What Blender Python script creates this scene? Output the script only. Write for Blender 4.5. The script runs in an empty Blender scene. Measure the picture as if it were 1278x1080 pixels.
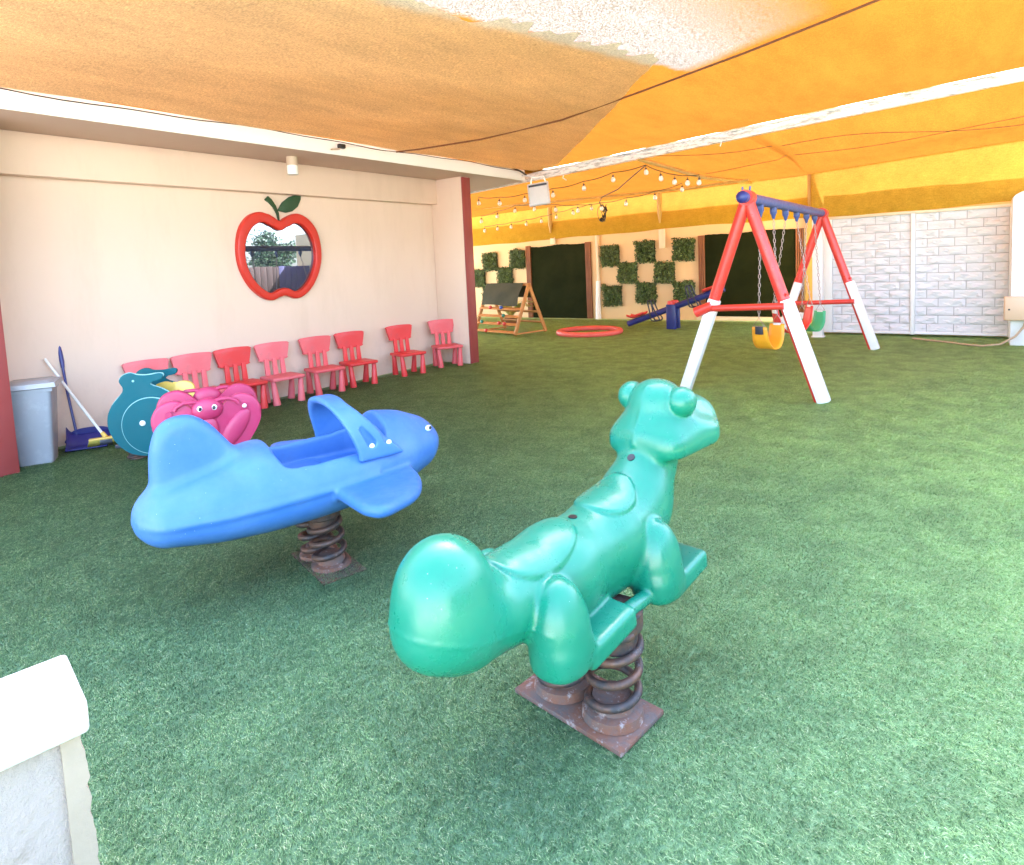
import bpy, bmesh, math, random
import numpy as np
from mathutils import Vector, Matrix, Euler

random.seed(7)
rng = np.random.default_rng(11)
SC = bpy.context.scene
COL = SC.collection
R = math.radians
PI = math.pi

# ------------------------------------------------------------------ camera
CAM_H = 1.45
yaw, pit, roll = -.638321, -.0851592, -.046692
fw = Vector((math.sin(yaw) * math.cos(pit), math.cos(yaw) * math.cos(pit), math.sin(pit)))
rt0 = Vector((math.cos(yaw), -math.sin(yaw), 0))
up0 = rt0.cross(fw)
rt = math.cos(roll) * rt0 + math.sin(roll) * up0
up = -math.sin(roll) * rt0 + math.cos(roll) * up0
cam = bpy.data.cameras.new('camera')
camo = bpy.data.objects.new('camera', cam)
COL.objects.link(camo)
m = Matrix((rt, up, -fw)).transposed().to_4x4()
m.translation = Vector((0, 0, CAM_H))
camo.matrix_world = m
cam.sensor_width = 36
cam.lens = 780.56 / 1278 * 36
cam.shift_y = (397.17 - 540) / 1278
cam.clip_start = .05
cam.clip_end = 300
SC.camera = camo

# ------------------------------------------------------------------ light
SUN_EL, SUN_AZ = 46, -28          # azimuth from +Y towards +X, degrees
world = bpy.data.worlds.new('World')
SC.world = world
world.use_nodes = True
nt = world.node_tree
bg = nt.nodes['Background']
sky = nt.nodes.new('ShaderNodeTexSky')
sky.sky_type = 'NISHITA'
sky.sun_disc = False
sky.sun_elevation = R(SUN_EL)
sky.sun_rotation = R(SUN_AZ)
sky.air_density = 1.0
sky.dust_density = 2.5
nt.links.new(sky.outputs[0], bg.inputs[0])
bg.inputs[1].default_value = .15
sl = bpy.data.lights.new('sun', 'SUN')
sl.energy = 4.5
sl.angle = R(.5)
sl.color = (1, .95, .87)
so = bpy.data.objects.new('sun', sl)
COL.objects.link(so)
sd = Vector((math.sin(R(SUN_AZ)) * math.cos(R(SUN_EL)), math.cos(R(SUN_AZ)) * math.cos(R(SUN_EL)), math.sin(R(SUN_EL))))
so.rotation_euler = sd.to_track_quat('Z', 'Y').to_euler()
so.location = sd * 40
SC.view_settings.view_transform = 'Standard'
SC.view_settings.look = 'None'
SC.view_settings.exposure = 4.0
SC.view_settings.gamma = 1
SC.view_settings.use_curve_mapping = False
SC.cycles.use_denoising = True
SC.cycles.max_bounces = 10
SC.cycles.diffuse_bounces = 6
SC.cycles.transmission_bounces = 6
SC.cycles.sample_clamp_indirect = 6
SC.cycles.caustics_reflective = False
SC.cycles.caustics_refractive = False


# ------------------------------------------------------------------ materials
class NT:
    def __init__(s, name):
        s.m = bpy.data.materials.new(name)
        s.m.use_nodes = True
        s.t = s.m.node_tree
        s.b = s.t.nodes['Principled BSDF']
        s.out = s.t.nodes['Material Output']
        s._co = None

    def n(s, kind, **kw):
        nd = s.t.nodes.new('ShaderNode' + kind)
        for k, v in kw.items():
            setattr(nd, k, v)
        return nd

    def l(s, a, b):
        s.t.links.new(a, b)

    def co(s):
        if s._co is None:
            s._co = s.n('TexCoord')
        return s._co.outputs['Object']

    def noise(s, scale, detail=3, rough=.55, stretch=None, src=None):
        nd = s.n('TexNoise')
        nd.inputs['Scale'].default_value = scale
        nd.inputs['Detail'].default_value = detail
        nd.inputs['Roughness'].default_value = rough
        v = src or s.co()
        if stretch:
            mp = s.n('Mapping')
            mp.inputs['Scale'].default_value = stretch
            s.l(v, mp.inputs['Vector'])
            v = mp.outputs[0]
        s.l(v, nd.inputs['Vector'])
        return nd.outputs['Fac']

    def ramp(s, fac, stops):
        r = s.n('ValToRGB')
        e = r.color_ramp.elements
        while len(e) > 1:
            e.remove(e[-1])
        e[0].position = stops[0][0]
        e[0].color = (*stops[0][1], 1) if len(stops[0][1]) == 3 else stops[0][1]
        for p, c in stops[1:]:
            q = e.new(p)
            q.color = (*c, 1) if len(c) == 3 else c
        s.l(fac, r.inputs[0])
        return r.outputs[0]

    def mix(s, fac, a, b, mode='MIX'):
        x = s.n('Mix', data_type='RGBA', blend_type=mode)
        for v, i in ((fac, 0), (a, 6), (b, 7)):
            if hasattr(v, 'links') or hasattr(v, 'is_linked'):
                s.l(v, x.inputs[i])
            elif i == 0:
                x.inputs[0].default_value = v
            else:
                x.inputs[i].default_value = (*v, 1)
        return x.outputs[2]

    def math(s, op, a, b=None, clamp=False):
        x = s.n('Math', operation=op, use_clamp=clamp)
        for v, i in ((a, 0), (b, 1)):
            if v is None:
                continue
            if hasattr(v, 'is_linked'):
                s.l(v, x.inputs[i])
            else:
                x.inputs[i].default_value = v
        return x.outputs[0]

    def col(s, v):
        if hasattr(v, 'is_linked'):
            s.l(v, s.b.inputs['Base Color'])
        else:
            s.b.inputs['Base Color'].default_value = (*v, 1)

    def rough(s, v):
        if hasattr(v, 'is_linked'):
            s.l(v, s.b.inputs['Roughness'])
        else:
            s.b.inputs['Roughness'].default_value = v

    def bump(s, h, strength=.3, dist=.01):
        b = s.n('Bump')
        b.inputs['Strength'].default_value = strength
        b.inputs['Distance'].default_value = dist
        s.l(h, b.inputs['Height'])
        s.l(b.outputs[0], s.b.inputs['Normal'])


def sc3(c, k):
    return tuple(min(1, x * k) for x in c)


def simple(name, c, rough=.5, var=.12, scale=6, bump=.0, bscale=60, metal=0, spec=.5, grime=0, gcol=(.12, .09, .07)):
    """A base colour with soft variation, fine relief and optional worn blotches."""
    a = NT(name)
    base = a.mix(a.noise(scale, 4), sc3(c, 1 - var), sc3(c, 1 + var))
    if grime:
        f = a.ramp(a.noise(scale * 2.3, 6, .7), [(.52, (0, 0, 0)), (.75, (grime,) * 3)])
        base = a.mix(f, base, gcol)
    a.col(base)
    a.rough(a.ramp(a.noise(scale * 3, 3), [(.3, (max(rough - .08, .02),) * 3), (.7, (min(rough + .1, 1),) * 3)]))
    a.b.inputs['Metallic'].default_value = metal
    a.b.inputs['Specular IOR Level'].default_value = spec
    if bump:
        a.bump(a.noise(bscale, 4), bump, .004)
    return a.m


def moulded(name, c, pale, rough=.3):
    """Rotomoulded plastic: slightly chalky, scuffed, with specks of white overspray."""
    a = NT(name)
    base = a.mix(a.ramp(a.noise(3.2, 5, .6), [(.38, (0, 0, 0)), (.72, (.55,) * 3)]), c, pale)
    scr = a.ramp(a.noise(26, 6, .75, (1, 1, 2.5)), [(.63, (0, 0, 0)), (.74, (.35,) * 3)])
    base = a.mix(scr, base, pale)
    v = a.n('TexVoronoi')
    v.inputs['Scale'].default_value = 46
    a.l(a.co(), v.inputs['Vector'])
    sp = a.ramp(v.outputs['Distance'], [(.035, (1, 1, 1)), (.055, (0, 0, 0))])
    ms = a.ramp(a.noise(4, 2), [(.52, (0, 0, 0)), (.62, (1, 1, 1))])
    base = a.mix(a.math('MULTIPLY', sp, ms), base, (.75, .78, .75))
    dirt = a.ramp(a.noise(6.5, 8, .78), [(.54, (0, 0, 0)), (.74, (.30,) * 3)])
    base = a.mix(dirt, base, tuple(.35 * q + .045 for q in c))
    fine = a.ramp(a.noise(70, 5, .8, (1, .15, 1)), [(.64, (0, 0, 0)), (.72, (.30,) * 3)])
    base = a.mix(fine, base, pale)
    a.col(base)
    a.rough(a.ramp(a.noise(9, 5, .7), [(.35, (rough - .06,) * 3), (.7, (rough + .2,) * 3)]))
    a.bump(a.noise(38, 3), .06, .004)
    return a.m


M = {}
# turf
a = NT('turf_blades')
at = a.n('Attribute', attribute_name='tint', attribute_type='GEOMETRY')
geo = a.n('NewGeometry')
pos = geo.outputs['Position']
big = a.noise(.55, 3, .5, src=pos)
mid = a.noise(4.5, 4, .6, src=pos)
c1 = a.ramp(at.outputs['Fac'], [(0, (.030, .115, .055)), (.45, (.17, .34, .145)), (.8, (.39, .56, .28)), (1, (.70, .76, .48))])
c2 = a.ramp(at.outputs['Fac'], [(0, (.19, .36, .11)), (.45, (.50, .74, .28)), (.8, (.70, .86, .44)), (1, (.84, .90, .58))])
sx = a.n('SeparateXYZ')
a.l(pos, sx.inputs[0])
# painted light: blade colour lifts towards the far yard, where little light falls
far_light = a.math('MULTIPLY', a.math('ADD', a.math('ADD', a.math('MULTIPLY', sx.outputs[0], .5), a.math('MULTIPLY', sx.outputs[1], .8)), -.5), .30, True)
far_light2 = a.math('ADD', far_light, a.math('MULTIPLY', a.math('SUBTRACT', big, .5), 1.1), True)
cc = a.mix(far_light2, c1, c2)
cc = a.mix(a.ramp(mid, [(.36, (.34,) * 3), (.60, (0, 0, 0))]), cc, (.035, .10, .048))
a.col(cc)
a.rough(.38)
a.b.inputs['Specular IOR Level'].default_value = .5
tl = a.n('BsdfTranslucent')
a.l(a.mix(1, cc, (1.0, 1.0, .85), 'MULTIPLY'), tl.inputs['Color'])
mx = a.n('MixShader')
mx.inputs[0].default_value = .35
a.l(a.b.outputs[0], mx.inputs[1])
a.l(tl.outputs[0], mx.inputs[2])
a.l(mx.outputs[0], a.out.inputs['Surface'])
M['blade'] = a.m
a = NT('turf_backing')
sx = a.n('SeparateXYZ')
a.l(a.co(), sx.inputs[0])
far_light = a.math('MULTIPLY', a.math('ADD', a.math('ADD', a.math('MULTIPLY', sx.outputs[0], .5), a.math('MULTIPLY', sx.outputs[1], .8)), -.5), .30, True)  # backing colour gets the same painted lift in place of light
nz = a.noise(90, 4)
a.col(a.mix(far_light, a.mix(nz, (.11, .21, .105), (.21, .34, .17)), a.mix(nz, (.28, .48, .16), (.46, .67, .28))))
a.rough(.9)
a.bump(a.noise(180, 4), .8, .01)
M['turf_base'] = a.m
M['concrete'] = simple('pale_concrete', (.50, .48, .45), .85, .12, 1.5, .4, 40)
# walls
a = NT('peach_render')
b0 = a.mix(a.noise(.9, 4, .6), (.68, .515, .40), (.73, .56, .445))
st = a.ramp(a.noise(2.2, 6, .7, (1, 1, .25)), [(.52, (0, 0, 0)), (.80, (.4,) * 3)])
a.col(a.mix(st, b0, (.55, .40, .29)))
# scuffs and splash marks low on the wall
sx = a.n('SeparateXYZ')
a.l(a.co(), sx.inputs[0])
low = a.math('SUBTRACT', 1, a.math('MULTIPLY', sx.outputs[2], 1.35), True)
sc_ = a.ramp(a.noise(7, 7, .75, (1, 1, .6)), [(.50, (0, 0, 0)), (.70, (1, 1, 1))])
lk = a.b.inputs['Base Color'].links[0].from_socket
a.col(a.mix(a.math('MULTIPLY', a.math('MULTIPLY', low, sc_), .42), lk, (.42, .32, .25)))
a.rough(.62)
a.bump(a.noise(70, 5, .65), .12, .004)
M['peach'] = a.m
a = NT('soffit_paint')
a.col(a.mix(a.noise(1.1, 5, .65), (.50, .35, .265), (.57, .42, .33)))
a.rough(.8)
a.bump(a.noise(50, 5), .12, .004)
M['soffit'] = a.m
a = NT('back_wall_render')
b0 = a.mix(a.noise(1.4, 5, .6), (.70, .47, .24), (.76, .54, .31))
st = a.ramp(a.noise(2.0, 6, .7, (3, 3, .5)), [(.55, (0, 0, 0)), (.85, (.35,) * 3)])
a.col(a.mix(st, b0, (.55, .34, .16)))
a.rough(.75)
a.bump(a.noise(30, 5), .2, .006)
M['backwall'] = a.m
M['white'] = simple('white_paint', (.80, .79, .77), .45, .04, 3, .1, 30)
M['capwhite'] = simple('cap_paint', (.52, .50, .48), .5, .06, 4, .15, 30)
M['fascia'] = simple('white_fascia_paint', (.82, .81, .79), .5, .03, 2, .1, 30)
M['redpaint'] = simple('dark_red_paint', (.27, .045, .04), .45, .15, 2.5, .12, 40)
M['applered'] = simple('apple_red_paint', (.52, .022, .010), .4, .08, 5, .1, 50)
M['leafgreen'] = simple('dark_green_paint', (.012, .055, .018), .45, .2, 10)
a = NT('reflective_glass')
a.col((.045, .05, .06))
a.b.inputs['Metallic'].default_value = 0
a.rough(.015)
gl = a.n('BsdfGlossy')
gl.inputs['Color'].default_value = (.40, .46, .60, 1)
gl.inputs['Roughness'].default_value = .012
mx = a.n('MixShader')
mx.inputs[0].default_value = .42
a.l(a.b.outputs[0], mx.inputs[1])
a.l(gl.outputs[0], mx.inputs[2])
a.l(mx.outputs[0], a.out.inputs['Surface'])
bp = a.n('Bump')
bp.inputs['Strength'].default_value = .02
a.l(a.noise(3, 2), bp.inputs['Height'])
a.l(bp.outputs[0], gl.inputs['Normal'])
M['pane'] = a.m
# plastics
M['frog'] = moulded('green_moulded_plastic', (.004, .155, .090), (.016, .21, .135), .27)
M['plane'] = moulded('blue_moulded_plastic', (.035, .135, .38), (.105, .235, .47), .46)
M['pink'] = moulded('pink_moulded_plastic', (.42, .022, .085), (.52, .07, .15), .42)
M['teal'] = simple('teal_plastic_sheet', (.0, .095, .118), .55, .1, 4, .05, spec=.25)
M['tealedge'] = simple('teal_sheet_edge', (.25, .50, .48), .5, .1, 8)
M['yellowplastic'] = simple('yellow_plastic', (.74, .50, .10), .4, .1, 5)
M['chairred'] = moulded('red_chair_plastic', (.64, .03, .03), (.68, .07, .07), .36)
M['chairfade'] = moulded('faded_red_chair_plastic', (.66, .085, .09), (.72, .16, .17), .45)
M['chairpink'] = moulded('sun_bleached_chair_plastic', (.70, .13, .145), (.76, .24, .25), .5)
M['eyewhite'] = simple('white_eye', (.8, .8, .78), .25, .03)
M['black'] = simple('black_plastic', (.012, .012, .014), .35, .1)
M['steelbolt'] = simple('pale_bolt_cap', (.75, .74, .70), .3, .08, 20)
# metals
a = NT('rusty_dark_steel')
f = a.ramp(a.noise(14, 7, .7), [(.42, (0, 0, 0)), (.66, (1, 1, 1))])
cc = a.mix(f, (.050, .044, .045), (.15, .070, .042))
f2 = a.ramp(a.noise(33, 6, .7), [(.6, (0, 0, 0)), (.72, (.8,) * 3)])
a.col(a.mix(f2, cc, (.23, .21, .21)))
a.rough(a.ramp(a.noise(20, 4), [(.3, (.38,) * 3), (.7, (.75,) * 3)]))
a.b.inputs['Metallic'].default_value = .35
a.bump(a.noise(55, 6), .35, .004)
M['spring'] = a.m
a = NT('rusty_plate')
f = a.ramp(a.noise(11, 7, .72), [(.40, (0, 0, 0)), (.6, (1, 1, 1))])
cc = a.mix(f, (.105, .085, .078), (.17, .068, .038))
f2 = a.ramp(a.noise(24, 6, .75), [(.56, (0, 0, 0)), (.68, (.8,) * 3)])
a.col(a.mix(f2, cc, (.36, .33, .32)))
a.rough(.75)
a.bump(a.noise(45, 7), .6, .006)
M['plate'] = a.m
a = NT('galvanised_beam_paint')
f = a.ramp(a.noise(7, 7, .72, (1, 1, 4)), [(.48, (0, 0, 0)), (.62, (.85,) * 3)])
a.col(a.mix(f, (.80, .80, .80), (.28, .30, .32)))
a.rough(.5)
M['beam'] = a.m
M['swingred'] = simple('red_swing_paint', (.66, .045, .03), .35, .14, 7, .1, 40, grime=.25, gcol=(.30, .03, .03))
M['swingblue'] = simple('blue_swing_paint', (.045, .075, .24), .4, .2, 8, .1, 40, grime=.3, gcol=(.20, .22, .30))
M['swingwhite'] = simple('white_sleeve_paint', (.80, .78, .75), .45, .05, 4, .1, 30, grime=.15, gcol=(.45, .36, .28))
M['chain'] = simple('chain_steel', (.42, .33, .30), .4, .2, 30, metal=.6)
M['navy'] = simple('navy_paint', (.018, .028, .16), .4, .15, 6)
M['darkmetal'] = simple('dark_metal', (.035, .04, .055), .45, .1, metal=.3)
M['seesawred'] = simple('red_seesaw_plastic', (.66, .05, .04), .4, .1)
M['ring'] = simple('red_ring_plastic', (.70, .10, .07), .45, .1, 5, grime=.2, gcol=(.6, .2, .15))
M['seatyellow'] = simple('yellow_swing_rubber', (.85, .36, .02), .45, .08)
M['seatred'] = simple('red_swing_rubber', (.68, .04, .03), .45, .08)
M['seatgreen'] = simple('green_swing_rubber', (.05, .38, .16), .45, .08)
M['greyplastic'] = simple('grey_bin_plastic', (.25, .265, .285), .42, .12, 3, .06, 40, grime=.3, gcol=(.48, .50, .53))
M['binlid'] = simple('grey_lid_plastic', (.33, .335, .35), .45, .12, 4, .06, 40, grime=.35, gcol=(.5, .5, .52))
M['navyplastic'] = simple('dark_blue_plastic', (.018, .022, .17), .35, .15, 6)
M['broomwhite'] = simple('white_tube', (.78, .76, .72), .4, .05)
M['bristle'] = simple('yellow_bristle', (.62, .55, .12), .7, .2, 60)
M['bristlegrey'] = simple('grey_bristle', (.22, .24, .32), .7, .2, 60)
# wood
def wood(name, c, dark, axis=(1, 1, .12), sc=16):
    a = NT(name)
    g = a.noise(sc, 6, .65, axis)
    a.col(a.mix(a.ramp(g, [(.35, (0, 0, 0)), (.65, (1, 1, 1))]), dark, c))
    a.rough(.6)
    a.bump(g, .25, .004)
    return a.m
M['slat'] = wood('brown_slat_wood', (.30, .115, .045), (.20, .07, .03))
M['climbwood'] = wood('varnished_pine', (.62, .30, .09), (.50, .21, .06), (1, 1, 1), 9)
M['postwood'] = wood('yellowed_post_wood', (.58, .36, .10), (.46, .27, .07))
M['ochre'] = simple('ochre_wall_shade', (.34, .18, .05), .7, .12, 3)  # darkened colour for the shaded strip of back wall
M['cream'] = simple('cream_paint', (.74, .60, .42), .55, .08, 4)
M['fence'] = wood('brown_fence_wood', (.11, .06, .042), (.07, .038, .026))
M['fenceblue'] = wood('violet_fence_wood', (.13, .115, .24), (.09, .085, .18))
M['bark'] = wood('bark', (.12, .085, .055), (.06, .045, .03))
a = NT('hedge_leaf')
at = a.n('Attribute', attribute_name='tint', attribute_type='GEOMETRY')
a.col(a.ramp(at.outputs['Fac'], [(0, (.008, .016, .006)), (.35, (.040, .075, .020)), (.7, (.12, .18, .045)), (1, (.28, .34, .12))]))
a.rough(.45)
M['hedgeleaf'] = a.m
a = NT('tree_leaf')
at = a.n('Attribute', attribute_name='tint', attribute_type='GEOMETRY')
a.col(a.ramp(at.outputs['Fac'], [(0, (.02, .05, .02)), (.6, (.06, .12, .045)), (1, (.14, .20, .09))]))
a.rough(.5)
M['treeleaf'] = a.m
M['hedgeback'] = simple('dark_hedge_backing', (.008, .014, .007), .8, .2, 30)
a = NT('dark_green_turf_panel')
g = a.noise(1.6, 4, .6)
cc = a.mix(a.ramp(g, [(.4, (0, 0, 0)), (.66, (1, 1, 1))]), (.017, .022, .005), (.034, .040, .012))
cc = a.mix(a.noise(160, 3), sc3((.011, .019, .007), .6), cc)
a.col(cc)
a.rough(.95)
a.b.inputs['Specular IOR Level'].default_value = .1
a.bump(a.noise(150, 4), .9, .02)
M['turfpanel'] = a.m
M['panelwhite'] = simple('white_embossed_panel', (.70, .69, .705), .5, .05, 3, .25, 45)
M['panelgroove'] = simple('panel_joint', (.42, .40, .395), .6, .06, 6)
M['elbox'] = simple('peach_metal_box', (.68, .47, .30), .45, .06, 4)
M['hose'] = simple('tan_cable', (.42, .30, .18), .5, .1)
M['wire'] = simple('black_wire', (.02, .018, .015), .5, .1)
M['rope'] = simple('brown_rope', (.13, .05, .02), .8, .2, 40)
M['bulb'] = simple('frosted_bulb', (.82, .80, .76), .2, .02)
M['lampgrey'] = simple('grey_lamp_housing', (.52, .52, .54), .4, .06, 6)
M['lampglass'] = simple('pale_lamp_lens', (.62, .64, .68), .18, .06, 12)
M['lampbeige'] = simple('beige_lamp_cap', (.50, .38, .27), .5, .05)
a = NT('roughcast_plaster')
f = a.ramp(a.noise(9, 7, .75), [(.56, (0, 0, 0)), (.70, (.55,) * 3)])
a.col(a.mix(f, (.34, .285, .255), (.19, .15, .125)))
a.rough(.85)
a.bump(a.noise(26, 7, .7), .8, .015)
M['roughcast'] = a.m
M['rawedge'] = simple('raw_plaster_edge', (.30, .24, .185), .85, .15, 12, .5, 40)
M['holdr'] = simple('red_climbing_hold', (.62, .05, .04), .4)
M['holdb'] = simple('blue_climbing_hold', (.03, .10, .38), .4)
M['holdg'] = simple('green_climbing_hold', (.02, .20, .13), .4)
a = NT('olive_canvas')
a.col(a.mix(a.noise(3, 5, .65), (.026, .028, .012), (.070, .070, .032)))
a.rough(.85)
a.bump(a.noise(9, 4), .3, .02)
M['canvas'] = a.m


def fabric(name, refl, trans, weave=170, amp=.35, mixf=.55, worn=False, stretch=None, clear=0.0):
    """Woven shade net: diffuse from below, translucent from the sun above, with a speckled weave."""
    a = NT(name)
    wa = a.ramp(a.noise(weave, 2, .6, (1, .22, 1)), [(.32, (1 - amp,) * 3), (.68, (1 + amp * .5,) * 3)])
    wb = a.ramp(a.noise(weave, 2, .6, (.22, 1, stretch[2] if stretch else .5)), [(.32, (1 - amp,) * 3), (.68, (1 + amp * .5,) * 3)])
    w = a.mix(1, wa, wb, 'MULTIPLY')
    w2 = a.ramp(a.noise(.8, 4, .55), [(.3, (.94,) * 3), (.7, (1.04,) * 3)])
    w3 = a.ramp(a.noise(5, 5, .65, (1, .25, 1)), [(.35, (.89,) * 3), (.7, (1.06,) * 3)])
    k = a.mix(1, a.mix(1, w, w2, 'MULTIPLY'), w3, 'MULTIPLY')
    rc = a.mix(1, refl, k, 'MULTIPLY')
    tc = a.mix(1, trans, k, 'MULTIPLY')
    # dead leaves and dirt specks lying on the net
    v = a.n('TexVoronoi')
    v.inputs['Scale'].default_value = 1.3
    mp = a.n('Mapping')
    mp.inputs['Scale'].default_value = (1, 2.2, 1)
    a.l(a.co(), mp.inputs['Vector'])
    a.l(mp.outputs[0], v.inputs['Vector'])
    sp = a.ramp(v.outputs['Distance'], [(.018, (1, 1, 1)), (.026, (0, 0, 0))])
    tc = a.mix(sp, tc, (.10, .05, .01))
    if worn:
        # a bleached, threadbare area of the net with a frayed edge
        x = a.n('SeparateXYZ')
        a.l(a.co(), x.inputs[0])
        X_, Y_ = x.outputs[0], x.outputs[1]
        jag = a.math('MULTIPLY', a.math('SUBTRACT', a.noise(6, 5, .7), .5), .14)
        e1 = a.math('ADD', a.math('SUBTRACT', a.math('ADD', X_, 2.68), a.math('MULTIPLY', a.math('SUBTRACT', Y_, 3.3), .26)), jag)
        m1 = a.math('MULTIPLY', e1, 14, True)
        m2 = a.math('SUBTRACT', 1, a.math('MULTIPLY', a.math('ADD', X_, 1.8), 1.0, True), True)
        m3 = a.math('MULTIPLY', a.math('SUBTRACT', a.math('SUBTRACT', 5.72, a.math('MULTIPLY', a.math('ADD', X_, 2.4), .34)), Y_), 5, True)
        mk = a.math('MULTIPLY', a.math('MULTIPLY', m1, m2), m3)
        spk = a.ramp(a.noise(95, 2, .6), [(.43, (0, 0, 0)), (.56, (1, 1, 1))])
        mk2 = a.math('MULTIPLY', mk, a.ramp(a.noise(95, 2, .6), [(.42, (.0,) * 3), (.56, (1, 1, 1))]))
        mkc = a.ramp(a.noise(85, 3, .65), [(.38, (.018, .011, .008)), (.52, (.054, .046, .042)), (.66, (.115, .110, .112))])
        tc = a.mix(mk, tc, mkc)
        rc = a.mix(mk, rc, (.60, .52, .45))
    d = a.n('BsdfDiffuse')
    t = a.n('BsdfTranslucent')
    a.l(rc, d.inputs['Color'])
    a.l(tc, t.inputs['Color'])
    b = a.n('Bump')
    b.inputs['Strength'].default_value = .25
    b.inputs['Distance'].default_value = .004
    a.l(a.noise(weave, 2), b.inputs['Height'])
    a.l(b.outputs[0], d.inputs['Normal'])
    mx = a.n('MixShader')
    mx.inputs[0].default_value = mixf
    a.l(d.outputs[0], mx.inputs[1])
    a.l(t.outputs[0], mx.inputs[2])
    a.l(mx.outputs[0], a.out.inputs['Surface'])
    a.t.nodes.remove(a.b)
    return a.m


M['netorange'] = fabric('orange_shade_net', (.62, .31, .05), (.085, .029, .0042), 170, .16, .60, worn=True)
M['nettan'] = fabric('tan_shade_net', (.80, .63, .40), (.98, .96, .90), 190, .26, .45)
M['netrear'] = fabric('amber_shade_net', (.62, .29, .035), (.085, .029, .0042), 130, .16, .60)
M['netside'] = fabric('mustard_shade_net', (.90, .53, .06), (.095, .053, .012), 60, .14, .48, stretch=(1, 1, 3))


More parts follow.
